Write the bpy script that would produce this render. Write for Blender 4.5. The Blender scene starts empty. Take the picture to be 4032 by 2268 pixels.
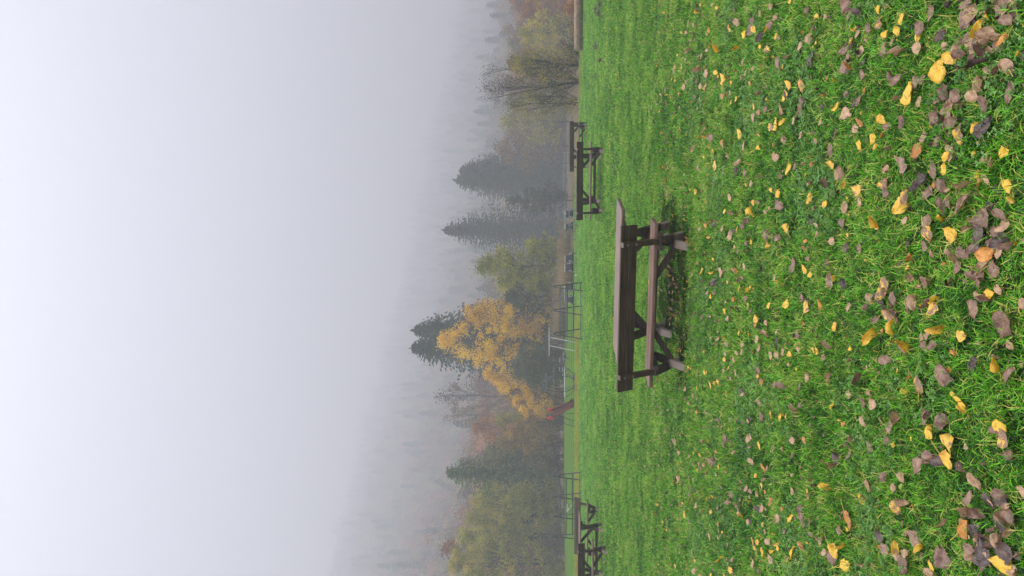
import bpy, math, random
import numpy as np
from mathutils import Vector, Matrix, Euler

random.seed(11)
rng = np.random.default_rng(11)
SC = bpy.context.scene
COL = SC.collection
PI = math.pi

# ------------------------------------------------------------------ camera model (photograph lies on its side)
F = 2912.0
CAMH = 1.65
HOR = 2190.0
TH = math.atan((HOR - 2016.0) / F)
FWD = Vector((0, math.cos(TH), math.sin(TH)))
DOWN = Vector((0, math.sin(TH), -math.cos(TH)))
RIGHT = Vector((1, 0, 0))


def sstep(a, b, t):
    t = np.clip((np.asarray(t, float) - a) / (b - a), 0, 1)
    return t * t * (3 - 2 * t)


def edge_y(x):
    x = np.asarray(x, float)
    return np.maximum(43.0, 58.0 - np.maximum(0, x - 6.6) * 2.9)


def terrain(x, y):
    x = np.asarray(x, float); y = np.asarray(y, float)
    z = 0.2 * sstep(4, 22, y)
    z = z + 0.012 * np.sin(x * 1.3 + 0.4) * np.sin(y * 0.9) + 0.02 * np.sin(x * 0.31 + 1) * np.sin(y * 0.23 + 2) * sstep(12, 30, y)
    left = 1 - sstep(0.0, 4.0, x)
    z = z + 0.64 * left * sstep(57, 76, y)
    # the bank on the right falls to the brook and rises again
    e = edge_y(x)
    z = z - (1 - left) * 2.1 * sstep(0, 12, y - e) * (1 - 0.75 * sstep(80, 105, y))
    t = np.clip(x / np.maximum(y, 30.0), -0.8, 0.8)
    sl = np.interp(t, [-0.8, -0.39, 0.0, 0.39, 0.8], [0.50, 0.44, 0.28, 0.16, 0.16])
    y0 = np.interp(t, [-0.8, -0.39, 0.0, 0.39, 0.8], [95, 100, 185, 240, 240])
    d = np.maximum(0, y - y0)
    hh = sl * d * d / (d + 250.0)
    hh = 520 * np.tanh(hh / 520)
    hh = hh + (1.6 * np.sin(x * 0.06) * np.sin(y * 0.05 + 1) + 3 * np.sin(x * 0.021 + 2) * np.sin(y * 0.017)) * sstep(10, 90, d)
    return z + hh


def tz(x, y):
    return float(terrain(x, y))


def lat(ypx, D):
    """lateral metres of photo row ypx at depth D"""
    return (1134.0 - ypx) / F * D


def ray(v, ypx):
    return (RIGHT * (1134.0 - ypx) + DOWN * (v - 2016.0) + FWD * F)


def ground_at(v, ypx):
    d = ray(v, ypx)
    o = Vector((0, 0, CAMH))
    t = 1.0 / F; p = o
    while t < 200 / F:                       # march until the ray meets the ground, then bisect
        p = o + d * t
        if p.z < tz(p.x, p.y): break
        t += max(0.05, 0.02 * t * F) / F
    lo, hi = t - max(0.05, 0.021 * t * F) / F, t
    for _ in range(14):
        t = (lo + hi) / 2; p = o + d * t
        if p.z < tz(p.x, p.y): hi = t
        else: lo = t
    z = tz(p.x, p.y)
    return p.x, p.y, z, t * d.length


# ------------------------------------------------------------------ node helpers
def new_mat(name):
    m = bpy.data.materials.new(name)
    m.use_nodes = True
    nt = m.node_tree
    for n in list(nt.nodes):
        nt.nodes.remove(n)
    out = nt.nodes.new('ShaderNodeOutputMaterial')
    return m, nt, out


def N(nt, typ, **kw):
    n = nt.nodes.new(typ)
    for k, v in kw.items():
        if k in n.inputs:
            n.inputs[k].default_value = v
        else:
            setattr(n, k, v)
    return n


def noise(nt, vec, scale, detail=3.0, rough=0.55):
    n = nt.nodes.new('ShaderNodeTexNoise')
    n.inputs['Scale'].default_value = scale
    n.inputs['Detail'].default_value = detail
    n.inputs['Roughness'].default_value = rough
    if vec is not None:
        nt.links.new(vec, n.inputs['Vector'])
    return n


def ramp(nt, fac, stops, interp='LINEAR'):
    r = nt.nodes.new('ShaderNodeValToRGB')
    cr = r.color_ramp
    cr.interpolation = interp
    while len(cr.elements) < len(stops):
        cr.elements.new(0.5)
    for e, (p, c) in zip(cr.elements, stops):
        e.position = p
        e.color = (c[0], c[1], c[2], 1) if not isinstance(c, (int, float)) else (c, c, c, 1)
    nt.links.new(fac, r.inputs['Fac'])
    return r


def mix(nt, fac, a, b, blend='MIX'):
    m = nt.nodes.new('ShaderNodeMix')
    m.data_type = 'RGBA'
    m.blend_type = blend
    for sock, val in ((m.inputs[0], fac), (m.inputs[6], a), (m.inputs[7], b)):
        if isinstance(val, bpy.types.NodeSocket):
            nt.links.new(val, sock)
        elif isinstance(val, (int, float)):
            sock.default_value = val if sock == m.inputs[0] else (val, val, val, 1)
        else:
            sock.default_value = (*val[:3], 1)
    return m.outputs[2]


def mathn(nt, op, a, b=None, clamp=False):
    m = nt.nodes.new('ShaderNodeMath')
    m.operation = op
    m.use_clamp = clamp
    for i, val in enumerate((a, b)):
        if val is None:
            continue
        if isinstance(val, bpy.types.NodeSocket):
            nt.links.new(val, m.inputs[i])
        else:
            m.inputs[i].default_value = val
    return m.outputs[0]


def maprange(nt, val, a, b, c=0.0, d=1.0):
    m = nt.nodes.new('ShaderNodeMapRange')
    m.clamp = True
    nt.links.new(val, m.inputs[0])
    for i, x in enumerate((a, b, c, d)):
        m.inputs[i + 1].default_value = x
    return m.outputs[0]


def principled(nt, out, color, rough=0.6, spec=0.4, metallic=0.0, bump=None, bstr=0.3, bdist=0.01):
    p = nt.nodes.new('ShaderNodeBsdfPrincipled')
    if isinstance(color, bpy.types.NodeSocket):
        nt.links.new(color, p.inputs['Base Color'])
    else:
        p.inputs['Base Color'].default_value = (*color, 1)
    if isinstance(rough, bpy.types.NodeSocket):
        nt.links.new(rough, p.inputs['Roughness'])
    else:
        p.inputs['Roughness'].default_value = rough
    p.inputs['Specular IOR Level'].default_value = spec
    p.inputs['Metallic'].default_value = metallic
    if bump is not None:
        b = nt.nodes.new('ShaderNodeBump')
        b.inputs['Strength'].default_value = bstr
        b.inputs['Distance'].default_value = bdist
        nt.links.new(bump, b.inputs['Height'])
        nt.links.new(b.outputs[0], p.inputs['Normal'])
    nt.links.new(p.outputs[0], out.inputs['Surface'])
    return p


def leafy_mat(name, stops, rough=0.65, trans=0.35, nscale=0.7, spec=0.25, obj_rand=0.5):
    """foliage: hue wanders in clumps (3-D noise) and per tree / per instance (random)"""
    m, nt, out = new_mat(name)
    geo = nt.nodes.new('ShaderNodeNewGeometry')
    oi = nt.nodes.new('ShaderNodeObjectInfo')
    n = noise(nt, geo.outputs['Position'], nscale, 3.0)
    f = mathn(nt, 'SUBTRACT', n.outputs['Fac'], 0.5)
    f = mathn(nt, 'MULTIPLY', f, 2.0)
    r = mathn(nt, 'SUBTRACT', oi.outputs['Random'], 0.5)
    r = mathn(nt, 'MULTIPLY', r, obj_rand)
    isl = mathn(nt, 'SUBTRACT', geo.outputs['Random Per Island'], 0.5)
    isl = mathn(nt, 'MULTIPLY', isl, 0.55)
    f = mathn(nt, 'ADD', mathn(nt, 'ADD', f, r), mathn(nt, 'ADD', isl, 0.5), clamp=True)
    c = ramp(nt, f, stops).outputs['Color']
    p = principled(nt, out, c, rough, spec)
    if trans > 0:
        t = nt.nodes.new('ShaderNodeBsdfTranslucent')
        nt.links.new(c, t.inputs['Color'])
        ms = nt.nodes.new('ShaderNodeMixShader')
        ms.inputs[0].default_value = trans
        nt.links.new(p.outputs[0], ms.inputs[1])
        nt.links.new(t.outputs[0], ms.inputs[2])
        nt.links.new(ms.outputs[0], out.inputs['Surface'])
    return m


def wood_mat(name, dark, light, weather=None, rough=0.45, axis='X'):
    m, nt, out = new_mat(name)
    tc = nt.nodes.new('ShaderNodeTexCoord')
    oi = nt.nodes.new('ShaderNodeObjectInfo')
    mp = nt.nodes.new('ShaderNodeMapping')
    nt.links.new(tc.outputs['Object'], mp.inputs['Vector'])
    mp.inputs['Scale'].default_value = (1.6, 24, 24) if axis == 'X' else (20, 20, 1.8)
    add = nt.nodes.new('ShaderNodeVectorMath'); add.operation = 'ADD'
    nt.links.new(mp.outputs[0], add.inputs[0])
    comb = nt.nodes.new('ShaderNodeCombineXYZ')
    sc = mathn(nt, 'MULTIPLY', oi.outputs['Random'], 37.0)
    nt.links.new(sc, comb.inputs[0]); nt.links.new(sc, comb.inputs[1])
    nt.links.new(comb.outputs[0], add.inputs[1])
    n1 = noise(nt, add.outputs[0], 1.5, 5.0, 0.65)
    n2 = noise(nt, tc.outputs['Object'], 3.0, 3.0)
    c = ramp(nt, n1.outputs['Fac'], [(0.36, dark), (0.64, light)]).outputs['Color']
    c = mix(nt, maprange(nt, n2.outputs['Fac'], 0.5, 0.75, 0, 0.5), c, [v * 0.45 for v in dark])
    moss = noise(nt, tc.outputs['Object'], 9.0, 4.0)
    c = mix(nt, maprange(nt, moss.outputs['Fac'], 0.62, 0.8, 0, 0.35), c, (0.07, 0.085, 0.035))
    if weather is not None:
        sep = nt.nodes.new('ShaderNodeSeparateXYZ')
        nt.links.new(tc.outputs['Object'], sep.inputs[0])
        zz = mathn(nt, 'ADD', sep.outputs[2], mathn(nt, 'MULTIPLY', mathn(nt, 'SUBTRACT', n2.outputs['Fac'], 0.5), 0.12))
        c = mix(nt, maprange(nt, zz, 0.17, 0.13, 0, 0.95), c, weather)
    rg = maprange(nt, n1.outputs['Fac'], 0.3, 0.8, rough - 0.1, rough + 0.2)
    principled(nt, out, c, rg, 0.28, bump=n1.outputs['Fac'], bstr=0.5, bdist=0.004)
    return m


def simple_mat(name, color, rough=0.5, metallic=0.0, var=0.3, scale=6.0, spec=0.35):
    m, nt, out = new_mat(name)
    tc = nt.nodes.new('ShaderNodeTexCoord')
    n = noise(nt, tc.outputs['Object'], scale, 4.0)
    c = ramp(nt, n.outputs['Fac'], [(0.25, [v * (1 - var) for v in color]), (0.75, [min(1, v * (1 + var)) for v in color])]).outputs['Color']
    principled(nt, out, c, rough, spec, metallic, bump=n.outputs['Fac'], bstr=0.1, bdist=0.003)
    return m


M = {}
M['bench_wood'] = wood_mat('bench_wood', (0.022, 0.014, 0.009), (0.085, 0.050, 0.030), rough=0.5)
M['seat_wood'] = wood_mat('seat_wood', (0.07, 0.038, 0.028), (0.20, 0.115, 0.085), rough=0.38)
M['top_wood'] = wood_mat('top_wood', (0.09, 0.058, 0.044), (0.25, 0.175, 0.135), rough=0.36)
M['leg_wood'] = wood_mat('leg_wood', (0.028, 0.02, 0.015), (0.09, 0.062, 0.045), weather=(0.27, 0.21, 0.17), rough=0.55, axis='Z')
M['log_wood'] = wood_mat('log_wood', (0.07, 0.043, 0.026), (0.30, 0.205, 0.135), rough=0.8)
M['log_end'] = simple_mat('log_end_grain', (0.22, 0.15, 0.11), 0.8, var=0.5, scale=9)
M['fence_wood'] = simple_mat('fence_wood', (0.22, 0.21, 0.20), 0.7)
M['beam_wood'] = wood_mat('beam_wood', (0.10, 0.08, 0.06), (0.28, 0.23, 0.18), rough=0.6)
M['steel'] = simple_mat('galvanised_steel', (0.11, 0.115, 0.115), 0.45, 0.0, 0.25, 8)
M['steel_dark'] = simple_mat('weathered_steel', (0.03, 0.03, 0.03), 0.5, 0.0, 0.35, 8)
M['steel_pale'] = simple_mat('pale_steel', (0.36, 0.37, 0.38), 0.45, 0.0, 0.15, 8)
M['red'] = simple_mat('red_plastic', (0.50, 0.028, 0.025), 0.55, 0.0, 0.25, 3, 0.15)
M['red_inside'] = simple_mat('faded_red_chute', (0.045, 0.009, 0.008), 0.8, 0.0, 0.35, 3, 0.08)
M['red_rim'] = simple_mat('dull_red_plastic', (0.17, 0.016, 0.014), 0.6, 0.0, 0.3, 3, 0.1)
M['fabric'] = simple_mat('black_mesh_fabric', (0.014, 0.015, 0.022), 0.75, 0.0, 0.3, 10, 0.2)
M['chair_frame'] = simple_mat('white_lacquered_tube', (0.55, 0.55, 0.54), 0.4, 0.1, 0.1, 5)
M['white'] = simple_mat('white_plastic', (0.75, 0.76, 0.76), 0.5)
M['bark'] = simple_mat('bark_grey_brown', (0.075, 0.06, 0.05), 0.9, 0, 0.5, 5, 0.2)
M['bark_dark'] = simple_mat('bark_dark', (0.035, 0.03, 0.028), 0.9, 0, 0.5, 5, 0.2)
M['bark_birch'] = simple_mat('bark_birch', (0.45, 0.43, 0.42), 0.8, 0, 0.4, 2, 0.2)
M['spruce'] = leafy_mat('spruce_needles', [(0.0, (0.014, 0.028, 0.024)), (0.5, (0.028, 0.052, 0.040)), (1.0, (0.06, 0.095, 0.065))], 0.7, 0.1)
M['spruce_green'] = leafy_mat('young_spruce_needles', [(0.0, (0.03, 0.05, 0.02)), (0.5, (0.07, 0.12, 0.045)), (1.0, (0.15, 0.20, 0.06))], 0.7, 0.15)
M['gold'] = leafy_mat('golden_leaves', [(0.0, (0.34, 0.17, 0.006)), (0.3, (0.72, 0.41, 0.008)), (0.7, (0.85, 0.54, 0.010)), (1.0, (0.86, 0.64, 0.02))], 0.6, 0.4, 0.5, 0.25, 0.3)
M['yellow_green'] = leafy_mat('yellow_green_leaves', [(0.0, (0.11, 0.12, 0.015)), (0.5, (0.34, 0.34, 0.035)), (0.85, (0.55, 0.46, 0.035)), (1.0, (0.70, 0.46, 0.03))], 0.65, 0.35)
M['olive'] = leafy_mat('olive_leaves', [(0.0, (0.06, 0.075, 0.014)), (0.5, (0.19, 0.20, 0.03)), (0.8, (0.34, 0.31, 0.04)), (1.0, (0.52, 0.37, 0.04))], 0.65, 0.35)
M['dark_green'] = leafy_mat('dark_green_leaves', [(0.0, (0.02, 0.03, 0.014)), (0.5, (0.05, 0.068, 0.03)), (1.0, (0.11, 0.12, 0.05))], 0.65, 0.3)
M['brown'] = leafy_mat('brown_leaves', [(0.0, (0.05, 0.033, 0.02)), (0.5, (0.15, 0.095, 0.05)), (1.0, (0.32, 0.20, 0.075))], 0.75, 0.3)
M['ochre'] = leafy_mat('ochre_leaves', [(0.0, (0.12, 0.07, 0.02)), (0.5, (0.34, 0.20, 0.045)), (1.0, (0.58, 0.33, 0.04))], 0.7, 0.35)
M['russet'] = leafy_mat('russet_leaves', [(0.0, (0.11, 0.04, 0.02)), (0.5, (0.30, 0.11, 0.045)), (1.0, (0.52, 0.23, 0.05))], 0.7, 0.35, 0.3)
M['straw'] = leafy_mat('straw', [(0.0, (0.11, 0.075, 0.045)), (0.5, (0.26, 0.18, 0.105)), (1.0, (0.38, 0.29, 0.13))], 0.8, 0.3, 0.4)
M['yellow_grass'] = leafy_mat('yellowing_grass', [(0.0, (0.15, 0.10, 0.01)), (0.4, (0.36, 0.28, 0.014)), (1.0, (0.22, 0.36, 0.016))], 0.7, 0.35, 0.8)
M['clover'] = leafy_mat('clover_leaves', [(0.0, (0.03, 0.10, 0.010)), (0.5, (0.07, 0.20, 0.022)), (1.0, (0.16, 0.32, 0.07))], 0.6, 0.3, 2.0, 0.4)


def grass_mat(name, stops, trans=0.4):
    m, nt, out = new_mat(name)
    geo = nt.nodes.new('ShaderNodeNewGeometry')
    oi = nt.nodes.new('ShaderNodeObjectInfo')
    n1 = noise(nt, geo.outputs['Position'], 0.7, 4.0, 0.6)
    f = mathn(nt, 'MULTIPLY', mathn(nt, 'SUBTRACT', n1.outputs['Fac'], 0.5), 1.5)
    f = mathn(nt, 'ADD', f, mathn(nt, 'MULTIPLY', mathn(nt, 'SUBTRACT', oi.outputs['Random'], 0.5), 0.95))
    f = mathn(nt, 'ADD', f, mathn(nt, 'MULTIPLY', mathn(nt, 'SUBTRACT', geo.outputs['Random Per Island'], 0.5), 1.1))
    f = mathn(nt, 'ADD', f, 0.5, clamp=True)
    c = ramp(nt, f, stops).outputs['Color']
    dry = noise(nt, geo.outputs['Position'], 1.6, 5.0, 0.65)
    c = mix(nt, maprange(nt, dry.outputs['Fac'], 0.58, 0.74, 0, 0.55), c, (0.20, 0.26, 0.03))
    p = principled(nt, out, c, 0.45, 0.25)
    t = nt.nodes.new('ShaderNodeBsdfTranslucent')
    nt.links.new(c, t.inputs['Color'])
    ms = nt.nodes.new('ShaderNodeMixShader'); ms.inputs[0].default_value = 0.28
    nt.links.new(p.outputs[0], ms.inputs[1]); nt.links.new(t.outputs[0], ms.inputs[2])
    nt.links.new(ms.outputs[0], out.inputs['Surface'])
    return m


M['grass'] = grass_mat('grass_blades', [(0.0, (0.010, 0.045, 0.001)), (0.35, (0.052, 0.215, 0.002)), (0.7, (0.120, 0.43, 0.006)), (0.96, (0.22, 0.53, 0.020)), (1.0, (0.48, 0.44, 0.10))])


def ground_mat():
    m, nt, out = new_mat('meadow_ground')
    geo = nt.nodes.new('ShaderNodeNewGeometry')
    pos = geo.outputs['Position']
    sep = nt.nodes.new('ShaderNodeSeparateXYZ'); nt.links.new(pos, sep.inputs[0])
    x, y, z = sep.outputs
    nf = noise(nt, pos, 22.0, 5.0, 0.7)
    nm = noise(nt, pos, 2.2, 4.0, 0.6)
    nl = noise(nt, pos, 0.16, 3.0)
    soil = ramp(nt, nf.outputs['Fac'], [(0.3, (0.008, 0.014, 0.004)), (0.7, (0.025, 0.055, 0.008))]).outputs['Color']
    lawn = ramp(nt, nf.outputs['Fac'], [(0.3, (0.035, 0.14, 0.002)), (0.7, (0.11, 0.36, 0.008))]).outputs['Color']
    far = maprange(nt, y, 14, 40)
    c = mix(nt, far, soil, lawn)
    # mown field beyond the strip: paler, with faint mowing lines
    wv = nt.nodes.new('ShaderNodeTexWave'); wv.inputs['Scale'].default_value = 0.12; wv.inputs['Distortion'].default_value = 1.5
    wv.bands_direction = 'Y'
    nt.links.new(pos, wv.inputs['Vector'])
    field = ramp(nt, wv.outputs['Fac'], [(0.0, (0.042, 0.092, 0.005)), (1.0, (0.080, 0.155, 0.009))]).outputs['Color']
    field = mix(nt, maprange(nt, nm.outputs['Fac'], 0.35, 0.65, 0, 0.3), field, (0.04, 0.085, 0.008))
    yw = mathn(nt, 'ADD', y, mathn(nt, 'MULTIPLY', mathn(nt, 'SUBTRACT', nm.outputs['Fac'], 0.5), 5.0))
    c = mix(nt, maprange(nt, yw, 56, 60), c, field)
    # unmown yellow strip along the lawn's edge on the left
    s = mathn(nt, 'MULTIPLY', maprange(nt, yw, 44.5, 47), maprange(nt, yw, 57, 53.5))
    s = mathn(nt, 'MULTIPLY', s, maprange(nt, x, -1.0, -4.0))
    s = mathn(nt, 'MULTIPLY', s, maprange(nt, nm.outputs['Fac'], 0.38, 0.62, 0.0, 0.8))
    s = mathn(nt, 'MULTIPLY', s, maprange(nt, nl.outputs['Fac'], 0.40, 0.56, 0.25, 1.0))
    strip = ramp(nt, nf.outputs['Fac'], [(0.3, (0.09, 0.06, 0.008)), (0.7, (0.26, 0.21, 0.014))]).outputs['Color']
    c = mix(nt, s, c, strip)
    # brushy bank on the right and forest floor on the hills
    litter = ramp(nt, nm.outputs['Fac'], [(0.3, (0.05, 0.036, 0.022)), (0.7, (0.15, 0.105, 0.055))]).outputs['Color']
    edge = mathn(nt, 'MULTIPLY', maprange(nt, x, 1.5, 3.0), maprange(nt, z, -0.05, -0.5))
    c = mix(nt, edge, c, litter)
    c = mix(nt, maprange(nt, yw, 76, 79), c, litter)
    b = mathn(nt, 'ADD', nf.outputs['Fac'], nm.outputs['Fac'])
    principled(nt, out, c, 1.0, 0.0, bump=b, bstr=0.7, bdist=0.05)
    return m


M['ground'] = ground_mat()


# ------------------------------------------------------------------ mesh helpers
class MB:
    def __init__(s):
        s.v = []; s.f = []; s.m = []

    def add(s, vs, fs, mi=0):
        b = len(s.v)
        s.v += [tuple(p) for p in vs]
        s.f += [tuple(i + b for i in f) for f in fs]
        s.m += [mi] * len(fs)
        return s

    def beam(s, p, q, w, t, up=(0, 0, 1), ch=0.006, mi=0):
        """chamfered bar from p to q; w across (side), t along 'up'"""
        p = Vector(p); q = Vector(q)
        d = (q - p).normalized()
        u = Vector(up); u = u - d * u.dot(d)
        if u.length < 1e-4:
            u = Vector((0, 1, 0)) - d * d.y
        u.normalize()
        r = d.cross(u)
        a, b = w / 2, t / 2
        ch = min(ch, a * 0.5, b * 0.5)
        prof = [(-a + ch, -b), (a - ch, -b), (a, -b + ch), (a, b - ch), (a - ch, b), (-a + ch, b), (-a, b - ch), (-a, -b + ch)]
        vs = []
        for c, k in ((p, 1), (p, 0), (q, 0), (q, 1)):
            off = 0 if k == 0 else ch * 0.7
            cc = c
            if c is p and k == 0: cc = p + d * ch * 0.7
            if c is q and k == 0: cc = q - d * ch * 0.7
            scl = 1 - (ch / min(a, b) if k else 0)
            for (x, y) in prof:
                vs.append(cc + r * x * scl + u * y * scl)
        fs = [tuple(range(7, -1, -1)), tuple(range(24, 32))]
        for k in range(3):
            for i in range(8):
                j = (i + 1) % 8
                fs.append((k * 8 + i, k * 8 + j, k * 8 + 8 + j, k * 8 + 8 + i))
        return s.add(vs, fs, mi)

    def tube(s, pts, r, sides=8, mi=0, closed=False, cap=True):
        pts = [Vector(p) for p in pts]
        n = len(pts)
        rad = r if isinstance(r, (list, tuple)) else [r] * n
        vs = []; prev = None
        for i, p in enumerate(pts):
            if closed:
                d = pts[(i + 1) % n] - pts[i - 1]
            else:
                d = pts[min(i + 1, n - 1)] - pts[max(i - 1, 0)]
            if d.length < 1e-9: d = Vector((0, 0, 1))
            d.normalize()
            if prev is None:
                a = Vector((0, 0, 1)) if abs(d.z) < 0.9 else Vector((1, 0, 0))
                u = (a - d * a.dot(d)).normalized()
            else:
                u = prev - d * prev.dot(d)
                u = u.normalized() if u.length > 1e-6 else d.orthogonal().normalized()
            prev = u
            w = d.cross(u)
            for k in range(sides):
                a = 2 * PI * k / sides
                vs.append(p + (u * math.cos(a) + w * math.sin(a)) * rad[i])
        fs = []
        rings = n if closed else n - 1
        for i in range(rings):
            j = (i + 1) % n
            for k in range(sides):
                l = (k + 1) % sides
                fs.append((i * sides + k, i * sides + l, j * sides + l, j * sides + k))
        if not closed and cap:
            fs.append(tuple(range(sides - 1, -1, -1)))
            fs.append(tuple(range((n - 1) * sides, n * sides)))
        return s.add(vs, fs, mi)

    def build(s, name, mat, parent=None, smooth=False, loc=None):
        me = bpy.data.meshes.new(name)
        me.from_pydata(s.v, [], s.f)
        mats = mat if isinstance(mat, (list, tuple)) else [mat]
        for mm in mats: me.materials.append(mm)
        if len(mats) > 1:
            me.polygons.foreach_set('material_index', s.m)
        if smooth:
            me.polygons.foreach_set('use_smooth', [True] * len(me.polygons))
        me.update()
        o = bpy.data.objects.new(name, me)
        COL.objects.link(o)
        if parent is not None: o.parent = parent
        if loc is not None: o.location = loc
        return o


def np_mesh(name, verts, quads, mat, parent=None, tris=None, link=True):
    me = bpy.data.meshes.new(name)
    verts = np.asarray(verts, np.float32).reshape(-1, 3)
    nq = 0 if quads is None else len(quads)
    nt_ = 0 if tris is None else len(tris)
    loops = []
    if nq: loops.append(np.asarray(quads, np.int32).ravel())
    if nt_: loops.append(np.asarray(tris, np.int32).ravel())
    loops = np.concatenate(loops)
    me.vertices.add(len(verts)); me.vertices.foreach_set('co', verts.ravel())
    me.loops.add(len(loops)); me.loops.foreach_set('vertex_index', loops)
    me.polygons.add(nq + nt_)
    st = np.concatenate([np.arange(nq) * 4, nq * 4 + np.arange(nt_) * 3]).astype(np.int32)
    me.polygons.foreach_set('loop_start', st)
    me.materials.append(mat)
    me.update(calc_edges=True); me.validate()
    o = bpy.data.objects.new(name, me)
    if link: COL.objects.link(o)
    if parent is not None: o.parent = parent
    return o


def tag(o, label=None, cat=None, group=None, kind=None):
    if label: o['label'] = label
    if cat: o['category'] = cat
    if group: o['group'] = group
    if kind: o['kind'] = kind
    return o


def empty(name, loc, rz=0.0, label=None, cat=None, group=None):
    o = bpy.data.objects.new(name, None)
    o.empty_display_size = 0.1
    COL.objects.link(o)
    o.location = loc; o.rotation_euler = (0, 0, rz)
    return tag(o, label, cat, group)


# ------------------------------------------------------------------ terrain
def axis_pts(lo, hi, fine_lo, fine_hi, fine, grow=1.12):
    p = list(np.arange(fine_lo, fine_hi + 1e-6, fine))
    s = fine
    while p[-1] < hi:
        s = min(s * grow, 14.0); p.append(min(hi, p[-1] + s))
    s = fine
    while p[0] > lo:
        s = min(s * grow, 14.0); p.insert(0, max(lo, p[0] - s))
    return np.array(p)


gx = axis_pts(-800, 800, -22, 22, 0.6)
gy = axis_pts(-40, 1300, 0, 62, 0.6)
GX, GY = np.meshgrid(gx, gy)
GZ = terrain(GX, GY)
nx, ny = len(gx), len(gy)
vid = np.arange(nx * ny).reshape(ny, nx)
q = np.stack([vid[:-1, :-1], vid[:-1, 1:], vid[1:, 1:], vid[1:, :-1]], -1).reshape(-1, 4)
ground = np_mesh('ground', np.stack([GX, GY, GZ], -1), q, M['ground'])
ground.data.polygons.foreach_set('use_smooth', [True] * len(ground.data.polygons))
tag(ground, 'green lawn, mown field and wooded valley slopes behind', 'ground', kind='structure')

# ------------------------------------------------------------------ geometry-node scatter (only for uncountable stuff)
def gn_scatter(name, pts, rots, scls, idx, protos, label, cat):
    col = bpy.data.collections.new(name + '_kinds')
    for p in protos:
        col.objects.link(p)
    me = bpy.data.meshes.new(name)
    n = len(pts)
    me.vertices.add(n); me.vertices.foreach_set('co', np.asarray(pts, np.float32).ravel())
    a = me.attributes.new('rot', 'FLOAT_VECTOR', 'POINT'); a.data.foreach_set('vector', np.asarray(rots, np.float32).ravel())
    a = me.attributes.new('scl', 'FLOAT_VECTOR', 'POINT'); a.data.foreach_set('vector', np.asarray(scls, np.float32).ravel())
    a = me.attributes.new('idx', 'INT', 'POINT'); a.data.foreach_set('value', np.asarray(idx, np.int32))
    me.update()
    o = bpy.data.objects.new(name, me); COL.objects.link(o)
    ng = bpy.data.node_groups.new(name + '_scatter', 'GeometryNodeTree')
    ng.interface.new_socket('Geometry', in_out='INPUT', socket_type='NodeSocketGeometry')
    ng.interface.new_socket('Geometry', in_out='OUTPUT', socket_type='NodeSocketGeometry')
    gi = ng.nodes.new('NodeGroupInput'); go = ng.nodes.new('NodeGroupOutput')
    ci = ng.nodes.new('GeometryNodeCollectionInfo')
    ci.inputs['Collection'].default_value = col
    ci.inputs['Separate Children'].default_value = True
    ci.inputs['Reset Children'].default_value = True
    iop = ng.nodes.new('GeometryNodeInstanceOnPoints')
    iop.inputs['Pick Instance'].default_value = True
    for nm, typ, sock in (('rot', 'FLOAT_VECTOR', 'Rotation'), ('scl', 'FLOAT_VECTOR', 'Scale'), ('idx', 'INT', 'Instance Index')):
        na = ng.nodes.new('GeometryNodeInputNamedAttribute'); na.data_type = typ
        na.inputs['Name'].default_value = nm
        ng.links.new(na.outputs['Attribute'], iop.inputs[sock])
    ng.links.new(gi.outputs[0], iop.inputs['Points'])
    ng.links.new(ci.outputs[0], iop.inputs['Instance'])
    ng.links.new(iop.outputs[0], go.inputs[0])
    md = o.modifiers.new('scatter', 'NODES'); md.node_group = ng
    return tag(o, label, cat, kind='stuff')


def blade_tuft(name, nbl, rad, lmin, lmax, wid, mat, droop=1.0, upright=0.35):
    V = []; Q = []; T = []
    for i in range(nbl):
        a = rng.uniform(0, 2 * PI)
        rr = rad * math.sqrt(rng.uniform(0, 1))
        p = np.array([rr * math.cos(a), rr * math.sin(a), -0.004])
        az = rng.uniform(0, 2 * PI)
        L = rng.uniform(lmin, lmax)
        el = rng.uniform(upright, 1.45)
        w = wid * rng.uniform(0.7, 1.25)
        h = np.array([math.cos(az), math.sin(az), 0])
        tw = rng.uniform(-0.9, 0.9)
        side = np.array([-math.sin(az) * math.cos(tw), math.cos(az) * math.cos(tw), math.sin(tw)]) * w / 2
        b = len(V)
        nseg = 3
        pts = [p]
        e = el
        for k in range(nseg):
            e2 = e
            pts.append(pts[-1] + (h * math.cos(e2) + np.array([0, 0, 1]) * math.sin(e2)) * L / nseg)
            e -= droop * rng.uniform(0.25, 0.7)
        for k in range(nseg):
            s = side * (1.0 if k == 0 else (0.95 if k == 1 else 0.7))
            V += [pts[k] - s, pts[k] + s]
        V.append(pts[nseg])
        for k in range(nseg - 1):
            Q.append((b + 2 * k, b + 2 * k + 1, b + 2 * k + 3, b + 2 * k + 2))
        T.append((b + 2 * nseg - 2, b + 2 * nseg - 1, b + 2 * nseg))
    return np_mesh(name, V, Q, mat, tris=T, link=False)


def clover(name, n):
    V = []; Q = []
    for i in range(n):
        c = np.array([rng.normal(0, 0.035), rng.normal(0, 0.035), rng.uniform(0.02, 0.045)])
        r = rng.uniform(0.005, 0.009)
        nrm = np.array([rng.normal(0, 0.35), rng.normal(0, 0.35), 1.0]); nrm /= np.linalg.norm(nrm)
        u = np.cross(nrm, [0, 1, 0.1]); u /= np.linalg.norm(u); w = np.cross(nrm, u)
        for k in range(3):
            a = 2 * PI * k / 3 + rng.uniform(-.2, .2)
            d = u * math.cos(a) + w * math.sin(a); s = np.cross(nrm, d)
            b = len(V)
            V += [c, c + d * r * 0.9 + s * r * 0.6, c + d * r * 1.6, c + d * r * 0.9 - s * r * 0.6]
            Q.append((b, b + 1, b + 2, b + 3))
    return np_mesh(name, V, Q, M['clover'], link=False)


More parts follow.
